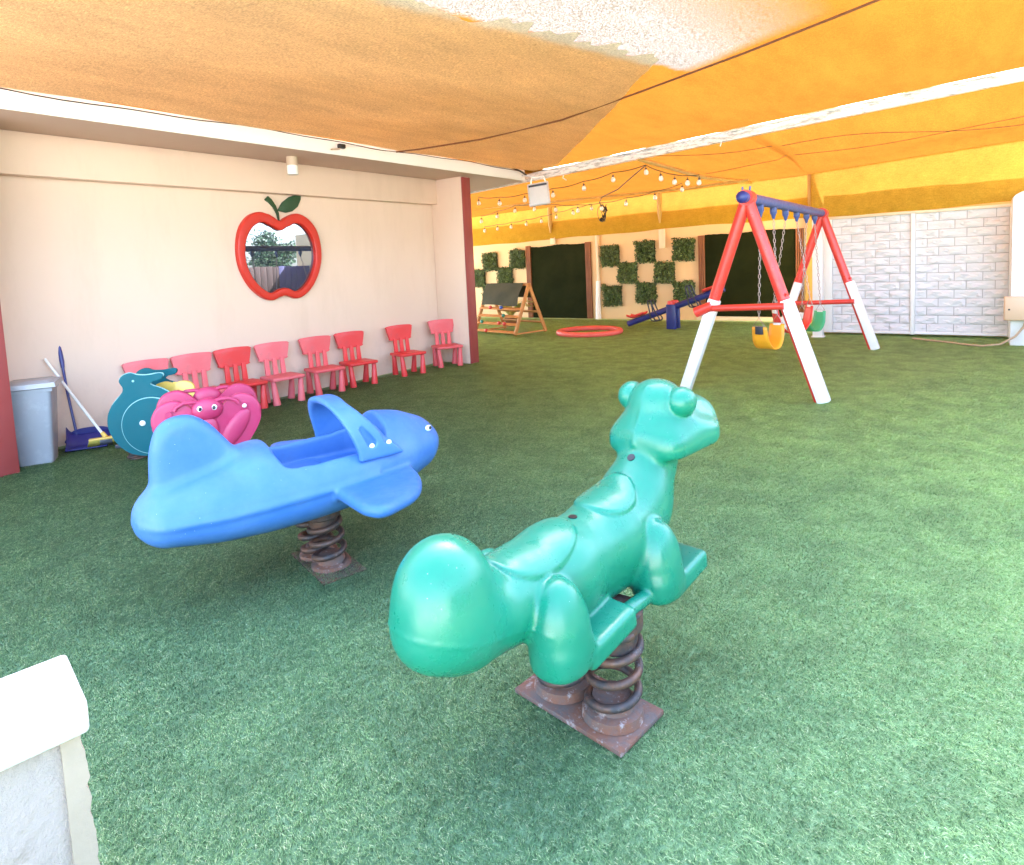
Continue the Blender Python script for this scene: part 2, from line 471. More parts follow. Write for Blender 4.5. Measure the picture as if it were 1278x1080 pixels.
# ------------------------------------------------------------------ mesh helpers
class MB:
    def __init__(s):
        s.bm = bmesh.new()

    def _xf(s, vs, mat):
        if mat is not None:
            for v in vs:
                v.co = mat @ v.co

    def box(s, c, size, mat=None, bev=0, seg=2):
        r = bmesh.ops.create_cube(s.bm, size=1)
        vs = r['verts']
        for v in vs:
            v.co = Vector((v.co.x * size[0] + c[0], v.co.y * size[1] + c[1], v.co.z * size[2] + c[2]))
        if bev:
            es = list({e for v in vs for e in v.link_edges})
            q = bmesh.ops.bevel(s.bm, geom=es, offset=bev, segments=seg, profile=.5, affect='EDGES')
            vs = list(set(q['verts']) | {v for v in vs if v.is_valid})
        s._xf(vs, mat)
        return s

    def bar(s, p, q, w, h, bev=0, upv=(0, 0, 1)):
        """A rectangular bar from p to q."""
        p, q = Vector(p), Vector(q)
        d = (q - p)
        L = d.length
        z = d.normalized()
        u = Vector(upv)
        x = u.cross(z)
        if x.length < 1e-4:
            x = Vector((1, 0, 0))
        x.normalize()
        y = z.cross(x)
        mt = Matrix((x, y, z)).transposed().to_4x4()
        mt.translation = (p + q) / 2
        return s.box((0, 0, 0), (w, h, L), mt, bev)

    def tube(s, pts, r, n=10, closed=False, cap=True):
        pts = [Vector(p) for p in pts]
        k = len(pts)
        rs = r if isinstance(r, (list, tuple)) else [r] * k
        rings = []
        prev = None
        for i, p in enumerate(pts):
            a_ = pts[i - 1] if (i > 0 or closed) else p
            b_ = pts[(i + 1) % k] if (i < k - 1 or closed) else p
            t = (b_ - a_).normalized()
            if prev is None:
                u = t.orthogonal().normalized()
            else:
                u = (prev - t * prev.dot(t))
                u = u.normalized() if u.length > 1e-6 else t.orthogonal().normalized()
            prev = u
            w = t.cross(u)
            rings.append([s.bm.verts.new(p + rs[i] * (math.cos(2 * PI * j / n) * u + math.sin(2 * PI * j / n) * w)) for j in range(n)])
        m_ = k if closed else k - 1
        for i in range(m_):
            A, B = rings[i], rings[(i + 1) % k]
            off = 0
            if closed and i == k - 1:
                off = min(range(n), key=lambda o: sum((A[j].co - B[(j + o) % n].co).length for j in range(0, n, 3)))
            for j in range(n):
                s.bm.faces.new((A[j], A[(j + 1) % n], B[(j + 1 + off) % n], B[(j + off) % n]))
        if cap and not closed:
            s.bm.faces.new(rings[0][::-1])
            s.bm.faces.new(rings[-1])
        return s

    def lathe(s, prof, n=20, mat=None):
        rings = []
        for r_, z in prof:
            rings.append([s.bm.verts.new((r_ * math.cos(2 * PI * j / n), r_ * math.sin(2 * PI * j / n), z)) for j in range(n)])
        for A, B in zip(rings, rings[1:]):
            for j in range(n):
                s.bm.faces.new((A[j], A[(j + 1) % n], B[(j + 1) % n], B[j]))
        s.bm.faces.new(rings[0][::-1])
        s.bm.faces.new(rings[-1])
        s._xf([v for rg in rings for v in rg], mat)
        return s

    def ball(s, c, r, n=12, mat=None):
        q = bmesh.ops.create_uvsphere(s.bm, u_segments=n, v_segments=max(6, n // 2), radius=1)
        rr = r if isinstance(r, (tuple, list)) else (r, r, r)
        for v in q['verts']:
            v.co = Vector((v.co.x * rr[0] + c[0], v.co.y * rr[1] + c[1], v.co.z * rr[2] + c[2]))
        s._xf(q['verts'], mat)
        return s

    def prism(s, outline, t, mat=None, bev=0, seg=2, inner=None):
        """Extrude a 2D outline (x, y) by t along z (centred); inner: a hole with as many points."""
        bm = s.bm
        if inner is None:
            lo = [bm.verts.new((x, y, -t / 2)) for x, y in outline]
            hi = [bm.verts.new((x, y, t / 2)) for x, y in outline]
            n = len(lo)
            bm.faces.new(lo[::-1])
            bm.faces.new(hi)
            for i in range(n):
                bm.faces.new((lo[i], lo[(i + 1) % n], hi[(i + 1) % n], hi[i]))
            vs = lo + hi
            if bev:
                es = [e for v in vs for e in v.link_edges if (e.verts[0].co.z == e.verts[1].co.z)]
                q = bmesh.ops.bevel(bm, geom=list(set(es)), offset=bev, segments=seg, profile=.5, affect='EDGES')
                vs = list(set(q['verts']) | {v for v in vs if v.is_valid})
        else:
            n = len(outline)
            P = [[bm.verts.new((x, y, z)) for x, y in o] for o in (outline, inner) for z in (-t / 2, t / 2)]
            ol, oh, il, ih = P
            for i in range(n):
                j = (i + 1) % n
                bm.faces.new((ol[i], ol[j], oh[j], oh[i]))
                bm.faces.new((il[j], il[i], ih[i], ih[j]))
                bm.faces.new((oh[i], oh[j], ih[j], ih[i]))
                bm.faces.new((ol[j], ol[i], il[i], il[j]))
            vs = ol + oh + il + ih
            if bev:
                es = []
                for ring in (oh, ih):
                    for i in range(n):
                        e = bm.edges.get((ring[i], ring[(i + 1) % n]))
                        if e:
                            es.append(e)
                q = bmesh.ops.bevel(bm, geom=es, offset=bev, segments=seg, profile=.5, affect='EDGES')
                vs = list(set(q['verts']) | {v for v in vs if v.is_valid})
        s._xf(vs, mat)
        return s

    def grid(s, fn, nu, nv):
        P = [[s.bm.verts.new(fn(i / nu, j / nv)) for j in range(nv + 1)] for i in range(nu + 1)]
        for i in range(nu):
            for j in range(nv):
                s.bm.faces.new((P[i][j], P[i + 1][j], P[i + 1][j + 1], P[i][j + 1]))
        return s

    def mesh(s, name, mt, angle=35):
        me = bpy.data.meshes.new(name)
        bmesh.ops.recalc_face_normals(s.bm, faces=s.bm.faces[:])
        s.bm.to_mesh(me)
        s.bm.free()
        if mt:
            me.materials.append(mt)
        me.shade_smooth()
        me.set_sharp_from_angle(angle=R(angle))
        return me


def tag(o, label=None, cat=None, group=None, kind=None):
    if label:
        o['label'] = label
    if cat:
        o['category'] = cat
    if group:
        o['group'] = group
    if kind:
        o['kind'] = kind
    return o


def part(name, mb, mt, parent=None, angle=35, loc=None, rot=None, label=None):
    me = mb if isinstance(mb, bpy.types.Mesh) else mb.mesh(name, mt, angle)
    if isinstance(mb, bpy.types.Mesh) and mt and not me.materials:
        me.materials.append(mt)
    o = bpy.data.objects.new(name, me)
    COL.objects.link(o)
    if parent:
        o.parent = parent
    if loc:
        o.location = loc
    if rot:
        o.rotation_euler = rot
    if label:
        o['label'] = label
    return o


def thing(name, label, cat, loc=(0, 0, 0), rz=0, group=None):
    o = bpy.data.objects.new(name, None)
    o.empty_display_size = .1
    COL.objects.link(o)
    o.location = loc
    o.rotation_euler = (0, 0, rz)
    return tag(o, label, cat, group)


def structure(name, mb, mt, angle=35):
    o = part(name, mb, mt, None, angle)
    o['kind'] = 'structure'
    return o


def mesh_np(name, V, F, mt, tint=None, smooth=False):
    me = bpy.data.meshes.new(name)
    V = np.asarray(V, np.float32)
    F = np.asarray(F, np.int32)
    k = F.shape[1]
    me.vertices.add(len(V))
    me.vertices.foreach_set('co', V.ravel())
    me.loops.add(F.size)
    me.loops.foreach_set('vertex_index', F.ravel())
    me.polygons.add(len(F))
    me.polygons.foreach_set('loop_start', np.arange(0, F.size, k, dtype=np.int32))
    me.polygons.foreach_set('loop_total', np.full(len(F), k, np.int32))
    if tint is not None:
        at_ = me.attributes.new('tint', 'FLOAT', 'POINT')
        at_.data.foreach_set('value', np.asarray(tint, np.float32))
    me.update(calc_edges=True)
    me.validate()
    if mt:
        me.materials.append(mt)
    if smooth:
        me.shade_smooth()
    return me


# ------------------------------------------------------------------ implicit shapes
def nrm(v):
    return np.sqrt((v * v).sum(-1))


def s_ell(P, c, r):
    q = P - np.array(c)
    r = np.array(r)
    k0 = nrm(q / r)
    k1 = nrm(q / (r * r)) + 1e-9
    return k0 * (k0 - 1) / k1


def s_cap(P, a_, b_, ra, rb, sx=1.0):
    """Capsule with a changing radius; sx widens it along x."""
    q = P.copy()
    q[..., 0] = q[..., 0] / sx
    a_, b_ = np.array(a_, float), np.array(b_, float)
    a_[0] /= sx
    b_[0] /= sx
    ab = b_ - a_
    h = np.clip(((q - a_) @ ab) / (ab @ ab), 0, 1)
    return nrm(q - a_ - h[..., None] * ab) - (ra + (rb - ra) * h)


def s_box(P, c, half, r, rot=None):
    q = P - np.array(c)
    if rot is not None:
        q = q @ np.array(rot)
    d = np.abs(q) - (np.array(half) - r)
    return nrm(np.maximum(d, 0)) + np.minimum(d.max(-1), 0) - r


def smin(a_, b_, k):
    h = np.clip(.5 + .5 * (b_ - a_) / k, 0, 1)
    return b_ * (1 - h) + a_ * h - k * h * (1 - h)


def smax(a_, b_, k):
    return -smin(-a_, -b_, k)


def rotm(rx=0, ry=0, rz=0):
    return np.array(Euler((rx, ry, rz)).to_matrix())


def isosurface(fn, lo, hi, h, name, mt):
    """Surface nets over a regular grid, then a few Newton steps onto the surface."""
    lo, hi = np.array(lo, float), np.array(hi, float)
    n = np.ceil((hi - lo) / h).astype(int) + 1
    xs = [lo[i] + h * np.arange(n[i]) for i in range(3)]
    D = np.empty(n, np.float32)
    for i in range(0, n[0], 24):
        G = np.stack(np.meshgrid(xs[0][i:i + 24], xs[1], xs[2], indexing='ij'), -1)
        D[i:i + 24] = fn(G)
    S = D < 0
    c8 = [(i, j, k) for i in (0, 1) for j in (0, 1) for k in (0, 1)]
    sub = lambda A, o: A[o[0]:n[0] - 1 + o[0], o[1]:n[1] - 1 + o[1], o[2]:n[2] - 1 + o[2]]
    cnt = sum(sub(S, o).astype(np.int8) for o in c8)
    act = (cnt > 0) & (cnt < 8)
    idx = np.full(act.shape, -1, np.int64)
    cells = np.argwhere(act)
    idx[act] = np.arange(len(cells))
    acc = np.zeros((len(cells), 3))
    w = np.zeros(len(cells))
    for o in c8:
        for ax in range(3):
            if o[ax]:
                continue
            p = list(o)
            p[ax] = 1
            d0 = D[tuple((cells + np.array(o)).T)].astype(float)
            d1 = D[tuple((cells + np.array(p)).T)].astype(float)
            cr = (d0 < 0) != (d1 < 0)
            t = np.where(cr, d0 / np.where(cr, d0 - d1, 1), 0)
            q = np.tile(np.array(o, float), (len(cells), 1))
            q[:, ax] += t
            acc[cr] += q[cr]
            w += cr
    V = lo + h * (cells + acc / w[:, None])
    F = []
    for ax in range(3):
        b1, b2 = (ax + 1) % 3, (ax + 2) % 3
        sl0 = [slice(1, n[i] - 1) for i in range(3)]
        sl0[ax] = slice(0, n[ax] - 1)
        sl1 = list(sl0)
        sl1[ax] = slice(1, n[ax])
        s0, s1 = S[tuple(sl0)], S[tuple(sl1)]
        e = np.argwhere(s0 != s1)
        flip = s0[s0 != s1]
        off = np.array([1, 1, 1])
        off[ax] = 0
        e = e + off
        e1 = np.zeros(3, int)
        e2 = np.zeros(3, int)
        e1[b1] = 1
        e2[b2] = 1
        q = np.stack([idx[tuple((e - e1 - e2).T)], idx[tuple((e - e2).T)], idx[tuple(e.T)], idx[tuple((e - e1).T)]], 1)
        q[~flip] = q[~flip][:, ::-1]
        F.append(q)
    F = np.concatenate(F)
    F = F[(F >= 0).all(1)]
    eps = h * .25
    for _ in range(2):
        d = fn(V)
        g = np.stack([(fn(V + np.eye(3)[i] * eps) - fn(V - np.eye(3)[i] * eps)) / (2 * eps) for i in range(3)], 1)
        g2 = np.maximum((g * g).sum(1), .2)
        st = -d[:, None] * g / g2[:, None]
        l_ = nrm(st)
        st *= np.minimum(1, .5 * h / np.maximum(l_, 1e-9))[:, None]
        V = V + st
    return mesh_np(name, V, F, mt, smooth=True)


# ================================================================== SETTING
structure('ground', MB().box((0, 5, -.06), (160, 160, .1)), M['concrete'])
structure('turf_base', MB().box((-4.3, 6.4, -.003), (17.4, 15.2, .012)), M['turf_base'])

# artificial turf: tiles of bent blades, instanced over the yard
def blade_tile(name, nb, size, hgt, wid, seed):
    r = np.random.default_rng(seed)
    p = r.uniform(-size / 2, size / 2, (nb, 2))
    # blades lie in tufts that lean with a slowly turning nap
    cell = np.floor(p / .016).astype(int)
    hsh = (np.sin(cell[:, 0] * 12.9898 + cell[:, 1] * 78.233 + seed) * 43758.5453) % 1
    ang = -.6 + 1.5 * (hsh - .5) + r.normal(0, .5, nb)
    lean = r.uniform(.7, 1.35, nb)
    h = hgt * r.uniform(.65, 1.15, nb)
    side = ang + PI / 2 + r.normal(0, .4, nb)
    w = wid * r.uniform(.7, 1.2, nb) / 2
    d = np.stack([np.cos(ang), np.sin(ang)], 1)
    s_ = np.stack([np.cos(side), np.sin(side)], 1)
    def pt(f, z, k):
        return np.concatenate([p + d * (h * lean * f)[:, None] + s_ * (w * k)[:, None], (z * h * (1 - .35 * lean * f))[:, None]], 1)
    V = np.stack([pt(0, 0, 1), pt(0, 0, -1), pt(.4, .62, .95), pt(.4, .62, -.95), pt(1.0, .72, 0)], 1)
    b = np.arange(nb)[:, None] * 5
    F = np.concatenate([b + [0, 1, 3], b + [0, 3, 2], b + [2, 3, 4]])
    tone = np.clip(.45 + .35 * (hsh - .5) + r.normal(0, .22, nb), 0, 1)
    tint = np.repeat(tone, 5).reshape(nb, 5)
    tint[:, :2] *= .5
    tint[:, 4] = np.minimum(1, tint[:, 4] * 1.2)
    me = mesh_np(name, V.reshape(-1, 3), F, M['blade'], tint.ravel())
    return bpy.data.objects.new(name, me)

TS = .5
tiles = bpy.data.collections.new('turf_tiles')
for k in range(4):
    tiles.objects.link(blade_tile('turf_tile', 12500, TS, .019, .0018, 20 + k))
pts = []
for i in range(-26, 9):
    for j in range(-3, 28):
        x, y = (i + .5) * TS, (j + .5) * TS
        # only ground the picture can reach: in front of the walls
        if x < -6.3 and y < 7.0:
            continue
        if x > 3.0:
            continue
        if x > -2.2 and y > 11.75:
            continue
        if y > 13.7 or y < -.9:
            continue
        pts.append((x, y, .003))
tm = bpy.data.meshes.new('artificial_turf')
tm.from_pydata(pts, [], [])
turf = bpy.data.objects.new('artificial_turf', tm)
COL.objects.link(turf)
tag(turf, 'short artificial grass covering the whole play yard', 'artificial grass', kind='stuff')
g = bpy.data.node_groups.new('scatter_turf_tiles', 'GeometryNodeTree')
g.interface.new_socket('Geometry', in_out='INPUT', socket_type='NodeSocketGeometry')
g.interface.new_socket('Geometry', in_out='OUTPUT', socket_type='NodeSocketGeometry')
gi, go = g.nodes.new('NodeGroupInput'), g.nodes.new('NodeGroupOutput')
ip = g.nodes.new('GeometryNodeInstanceOnPoints')
ci = g.nodes.new('GeometryNodeCollectionInfo')
ci.inputs['Collection'].default_value = tiles
ci.inputs['Separate Children'].default_value = True
ci.inputs['Reset Children'].default_value = True
rv = g.nodes.new('FunctionNodeRandomValue')
rv.data_type = 'INT'
rv.inputs[4].default_value = 0
rv.inputs[5].default_value = 3
ip.inputs['Pick Instance'].default_value = True
g.links.new(gi.outputs[0], ip.inputs['Points'])
g.links.new(ci.outputs[0], ip.inputs['Instance'])
g.links.new(rv.outputs[2], ip.inputs['Instance Index'])
g.links.new(ip.outputs[0], go.inputs[0])
md = turf.modifiers.new('scatter', 'NODES')
md.node_group = g

# ---- the building on the left
XW, ZS, XF = -6.63, 2.765, -5.745
bld = thing('nursery_building', 'peach rendered building with a white roof edge and an apple shaped window', 'building')
part('wall', MB().box((-8.315, 2.1, 1.2), (3.37, 10.2, 2.40)), M['peach'], bld)
part('ledge_beam', MB().box((-8.255, 2.1, 2.5825), (3.49, 10.19, .362), bev=.006), M['peach'], bld)
part('pilaster', MB().box((-6.323, 7.112, 1.3805), (.606, .176, 2.763), bev=.004), M['peach'], bld)
part('pilaster_face', MB().box((-6.009, 7.112, 1.376), (.022, .18, 2.75), bev=.003), M['redpaint'], bld)
part('pilaster', MB().box((-6.323, 1.435, 1.3805), (.606, .17, 2.763), bev=.004), M['peach'], bld)
part('pilaster_face', MB().box((-6.009, 1.435, 1.376), (.022, .18, 2.75), bev=.003), M['redpaint'], bld)
part('pilaster', MB().box((-6.323, -.84, 1.3805), (.606, 4.36, 2.757), bev=.004), M['peach'], bld)
# roof slab: its far end is cut on the skew
def slabout(x0, x1, y0):
    return [(x0, y0), (x1, y0), (x1, 8.26), (x0, 8.26 + (x1 - x0) * .33)]
mb = MB().prism(slabout(-10, XF - .024, -3.2), .155, Matrix.Translation((0, 0, ZS + .0775)))
part('roof_slab', mb, M['soffit'], bld)
mb = MB().box((XF - .011, 2.53, ZS + .08), (.022, 11.46, .166), bev=.004)
part('fascia', mb, M['fascia'], bld)
mb = MB().bar((XF - .03, 8.275, ZS + .08), (-9.99, 8.275 + 4.21 * .33, ZS + .08), .166, .022, upv=(0, 0, 1))
part('fascia', mb, M['fascia'], bld)

# apple window
def smooth_loop(ctrl, n):
    """Closed Catmull-Rom curve through 2D control points."""
    k = len(ctrl)
    out = []
    for i in range(n):
        t = i * k / n
        j = int(t)
        f = t - j
        p0, p1, p2, p3 = (np.array(ctrl[(j + q) % k]) for q in (-1, 0, 1, 2))
        out.append(tuple(.5 * (2 * p1 + (p2 - p0) * f + (2 * p0 - 5 * p1 + 4 * p2 - p3) * f * f + (3 * p1 - p0 - 3 * p2 + p3) * f ** 3)))
    return out
# outline in wall coordinates: u along +Y, v up, from the centre of the apple
AY, AZ = 4.375, 1.665
ap = [(0, .425), (.10, .475), (.24, .520), (.40, .455), (.515, .30), (.555, .08), (.52, -.14), (.42, -.33), (.29, -.455), (.16, -.500), (.06, -.470),
      (0, -.455), (-.07, -.468), (-.17, -.500), (-.29, -.46), (-.43, -.33), (-.53, -.13), (-.555, .09), (-.51, .31), (-.40, .46), (-.25, .52), (-.10, .478)]
outer = smooth_loop(ap, 88)
inn = smooth_loop([(0, .29), (.09, .33), (.22, .375), (.33, .32), (.41, .20), (.435, .05), (.41, -.11), (.33, -.26), (.23, -.355), (.14, -.385), (.06, -.355),
                   (0, -.34), (-.07, -.352), (-.15, -.385), (-.23, -.36), (-.34, -.26), (-.42, -.10), (-.435, .06), (-.40, .21), (-.32, .325), (-.21, .375), (-.09, .335)], 88)
WM = Matrix(((0, 0, 1, XW), (1, 0, 0, AY), (0, 1, 0, AZ), (0, 0, 0, 1)))   # (u, v, w) -> wall
def wallm(d):
    q = WM.copy()
    q.translation = Vector((XW + d, AY, AZ))
    return q
wf = part('apple_window', MB().prism(outer, .075, wallm(.030), bev=.016, seg=3, inner=[(x * 1.07, y * 1.07) for x, y in inn]), M['applered'], bld, 40)
wp = part('window_pane', MB().prism(smooth_loop([(x * 1.10, y * 1.10) for x, y in inn[::4]], 60), .008, wallm(.010)), M['pane'], wf)
lf = [(0, 0), (.07, .10), (.17, .17), (.29, .205), (.335, .205), (.33, .15), (.28, .06), (.20, 0), (.11, -.02)]
part('apple_leaf', MB().prism([(x + .005, y + .545) for x, y in lf], .022, wallm(.013), bev=.004), M['leafgreen'], wf)
sk = [(.008, .43), (.024, .43), (.02, .52), (-.01, .60), (-.06, .675), (-.105, .71), (-.15, .665), (-.10, .64), (-.045, .585), (-.005, .51)]
part('apple_stem', MB().prism(sk, .022, wallm(.013), bev=.003), M['leafgreen'], wf)

# ---- far boundary wall with its plant panels
YB = 13.84
bw = thing('boundary_wall', 'long peach garden wall at the far end of the yard', 'wall', (0, YB, 0))
part('wall', MB().box((-7.75, .1, 1.33), (11.1, .2, 2.66), bev=.005), M['backwall'], bw)
part('wall_shade_strip', MB().box((5.2 - 7.75, -.16, 1.06), (.36, .04, 2.12)), M['ochre'], bw)  # added sheet; its colour stands for shade on this strip of wall
part('plinth', MB().box((-3.85, -.012, .045), (2.4, .024, .09), bev=.004), M['cream'], bw)
rw = thing('boundary_wall', 'short peach wall behind the white brick panels', 'wall', (0, 11.97, 0))
part('wall', MB().box((.9, .1, 1.345), (6.2, .2, 2.69)), M['backwall'], rw)

def turf_panel(x0, x1, z0, z1, label):
    t = thing('turf_panel', label, 'wall panel', ((x0 + x1) / 2, YB, 0), 0, 'green turf panels on the far wall')
    w = x1 - x0
    def top(u):
        return z1 + .012 * math.sin(u * 9 + x0) + .02 * (u - .5)
    mb = MB()
    n = 40
    outline = [(-w / 2, z0), (w / 2, z0)] + [(w / 2 - w * i / n, top(1 - i / n) + random.uniform(-.006, .006)) for i in range(n + 1)]
    mb.prism(outline, .03, Matrix(((1, 0, 0, 0), (0, 0, -1, -.017), (0, 1, 0, 0), (0, 0, 0, 1))))
    part('turf_sheet', mb, M['turfpanel'], t)
    return t
turf_panel(-9.51, -7.865, .005, 1.90, 'dark green turf panel behind the wooden climbing frame')
turf_panel(-4.82, -2.955, .10, 1.91, 'dark green turf panel behind the swing set')

slat_me = None
def slat_trim(xc, z0, z1, label):
    global slat_me
    t = thing('slat_trim', label, 'wood trim', (xc, YB, 0), 0, 'brown wooden trims beside the turf panels')
    if slat_me is None:
        slat_me = MB().box((0, -.03, .95), (.026, .056, 1.9), bev=.005).mesh('slat', M['slat'])
        slat_trim.back = MB().box((0, -.006, .95), (.15, .010, 1.9)).mesh('backing_board', M['bark'])
    b = part('backing_board', slat_trim.back, None, t)
    b.location.z = z0
    b.scale.z = (z1 - z0) / 1.9
    for k in range(4):
        o = part('slat', slat_me, None, t, loc=(-.057 + .038 * k, -.002 - .0005 * k, z0 + .002))
        o.scale.z = (z1 - z0) / 1.9
    return t
slat_trim(-9.605, .0, 1.92, 'brown slatted wood trim behind the top of the climbing frame')
slat_trim(-7.785, .0, 1.925, 'brown slatted wood trim beside the thin wall pipe')
slat_trim(-4.90, .11, 1.895, 'brown slatted wood trim behind the high end of the seesaw')
slat_trim(-2.87, .11, 1.91, 'brown slatted wood trim beside the white panel post')

# leafy squares
def leaf_cloud(n, size, depth, ls, seed):
    r = np.random.default_rng(seed)
    p = np.stack([r.uniform(-size / 2, size / 2, n), -depth * r.uniform(.1, 1, n) ** .7, r.uniform(-size / 2, size / 2, n)], 1)
    p[:, [0, 2]] *= 1 + r.normal(0, .05, (n, 2))
    nv = np.stack([r.normal(0, .6, n), -np.abs(r.normal(.8, .4, n)), r.normal(.35, .6, n)], 1)
    nv /= nrm(nv)[:, None]
    tg = np.cross(nv, r.normal(size=(n, 3)))
    tg /= nrm(tg)[:, None]
    bt = np.cross(nv, tg)
    L = ls * r.uniform(.7, 1.3, n)[:, None]
    V = np.stack([p - tg * L, p + bt * L * .5 + nv * L * .12, p + tg * L, p - bt * L * .5 + nv * L * .12], 1)
    b = np.arange(n)[:, None] * 4
    F = np.concatenate([b + [0, 1, 2], b + [0, 2, 3]])
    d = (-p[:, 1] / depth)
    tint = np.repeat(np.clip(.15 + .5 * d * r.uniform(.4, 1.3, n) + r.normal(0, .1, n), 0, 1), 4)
    return V.reshape(-1, 3), F, tint
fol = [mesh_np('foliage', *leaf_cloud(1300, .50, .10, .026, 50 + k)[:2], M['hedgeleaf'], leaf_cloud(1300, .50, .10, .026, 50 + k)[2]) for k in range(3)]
backm = MB().box((0, -.014, 0), (.46, .026, .46)).mesh('backing', M['hedgeback'])
sprig_v = leaf_cloud(60, .1, .09, .022, 77)
sprig_me = mesh_np('sprig', sprig_v[0], sprig_v[1], M['hedgeleaf'], sprig_v[2])
GP = [(-7.165, 1.555, 'beside the thin wall pipe, in the top row'), (-6.24, 1.60, 'in the middle of the top row right of the thin wall pipe'),
      (-5.315, 1.61, 'in the top row next to the brown trim by the seesaw'), (-6.71, 1.12, 'in the middle row nearer the thin wall pipe'),
      (-5.775, 1.105, 'in the middle row nearer the seesaw'), (-7.135, .575, 'beside the thin wall pipe, in the bottom row'),
      (-6.25, .635, 'in the bottom row above the low seat of the seesaw'), (-5.315, .62, 'in the bottom row behind the seesaw beam'),
      (-10.905, 1.555, 'in the top row farthest from the swing set'), (-9.965, 1.59, 'in the top row touching the brown trim over the climbing frame'),
      (-11.37, 1.105, 'in the middle row cut by the red pilaster'), (-10.41, 1.13, 'in the middle row just over the climbing frame canvas'),
      (-10.96, .66, 'half hidden behind the climbing frame canvas')]
for i, (x, z, w) in enumerate(GP):
    t = thing('plant_panel', 'leafy square panel ' + w, 'plant panel', (x, YB, z), 0, 'leafy plant squares on the far wall')
    part('backing', backm, None, t)
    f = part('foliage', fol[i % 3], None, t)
    f['kind'] = 'stuff'
    f.rotation_euler.y = R(90 * ((i * 7) % 4) + random.uniform(-3, 3))
    for _ in range(1 + i % 2):
        q = part('sprig', sprig_me, None, t)
        q['kind'] = 'stuff'
        an = random.uniform(0, 2 * PI)
        q.location = (.27 * max(-.9, min(.9, 1.3 * math.cos(an))), 0, .27 * max(-.9, min(.9, 1.3 * math.sin(an))))

# pipe and posts on the far wall
t = thing('wall_pipe', 'thin cream pipe with a white lower sleeve on the far wall', 'pipe', (-7.50, YB - .06, 0))
part('pipe', MB().tube([(0, 0, .90), (0, 0, 2.1)], .042, 12), M['cream'], t)
part('sleeve', MB().tube([(-.03, -.01, 0), (-.02, -.01, .5), (0, -.01, .93), (0, -.01, .95)], [.075, .062, .055, .045], 12), M['white'], t)
def post(x, y, zlow, zhi, zs, label):
    t = thing('roof_post', label, 'post', (x, y, 0), 0, 'posts holding up the shade nets')
    part('post', MB().tube([(0, 0, zlow), (0, 0, zlow + .22), (0, 0, zhi)], [.018, .055, .06], 8), M['postwood'], t)
    if zs:
        part('wall_bracket', MB().box((0, .105, (zs + 2.1) / 2), (.15, .05, 2.1 - zs), bev=.006), M['cream'], t)
post(-8.78, YB - .17, 2.21, 2.87, 1.93, 'yellowed post above the turf panel behind the climbing frame')
post(-5.805, YB - .17, 2.24, 2.92, 1.665, 'yellowed post above the leafy squares behind the seesaw')
post(-2.63, YB - .17, 2.20, 2.95, None, 'yellowed post above the far swing legs')

# ---- white embossed brick panels
YP = 11.80
wp_ = thing('brick_panel_wall', 'white wall of two embossed brick panels behind the swing set', 'wall panel', (0, YP, 0))
part('backing_board', MB().box((-.765, .03, 1.01), (2.46, .03, 1.90)), M['panelgroove'], wp_)
fm = MB()
part('frame_post', MB().box((-2.035, 0, 1.01), (.195, .09, 1.93), bev=.006), M['white'], wp_)
part('frame_post', MB().box((-.785, 0, 1.005), (.06, .10, 1.93), bev=.006), M['white'], wp_)
part('frame_post', MB().box((.437, 0, 1.01), (.055, .09, 1.95), bev=.006), M['white'], wp_)
part('frame_rail', MB().box((-.765, .0, .065), (2.34, .08, .035), bev=.005), M['white'], wp_)
part('frame_rail', MB().box((-.765, .0, 1.975), (2.46, .10, .045), bev=.005), M['cream'], wp_)

def brick_mesh(w, h, seed):
    r = random.Random(seed)
    nx, nz = max(3, int(w / .04)), 4
    mb = MB()
    bm = mb.bm
    P = []
    # a riven face: broad diagonal facets
    kx = [r.uniform(8, 18) for _ in range(3)]
    ph = [r.uniform(0, 6) for _ in range(3)]
    for i in range(nx + 1):
        row = []
        for j in range(nz + 1):
            x, z = -w / 2 + w * i / nx, -h / 2 + h * j / nz
            edge = i in (0, nx) or j in (0, nz)
            d = .020
            if not edge:
                d = .029 + .010 * math.sin(kx[0] * x + 28 * z + ph[0]) + .008 * math.sin(kx[1] * 1.9 * x - 55 * z + ph[1]) + r.uniform(-.004, .004)
                x += r.uniform(-.010, .010)
                z += r.uniform(-.008, .008)
            row.append(bm.verts.new((x, -d, z)))
        P.append(row)
    for i in range(nx):
        for j in range(nz):
            if (i + j) % 2:
                bm.faces.new((P[i][j], P[i + 1][j], P[i + 1][j + 1]))
                bm.faces.new((P[i][j], P[i + 1][j + 1], P[i][j + 1]))
            else:
                bm.faces.new((P[i][j], P[i + 1][j], P[i][j + 1]))
                bm.faces.new((P[i + 1][j], P[i + 1][j + 1], P[i][j + 1]))
    ring = [P[i][0] for i in range(nx + 1)] + [P[nx][j] for j in range(1, nz + 1)] + [P[i][nz] for i in range(nx - 1, -1, -1)] + [P[0][j] for j in range(nz - 1, 0, -1)]
    bk = [bm.verts.new((v.co.x * 1.0, .0, v.co.z)) for v in ring]
    for i in range(len(ring)):
        j = (i + 1) % len(ring)
        bm.faces.new((ring[j], ring[i], bk[i], bk[j]))
    return mb.mesh('brick', M['panelwhite'], 20)
BRK = {}
def brick(x0, x1, z, h, parent):
    w = round(x1 - x0 - .009, 3)
    key = (w, random.randrange(3))
    if key not in BRK:
        BRK[key] = brick_mesh(w, h - .009, len(BRK) + 5)
    part('brick', BRK[key], None, parent, loc=((x0 + x1) / 2, .016, z))
NR = 14
HB = 1.875 / NR
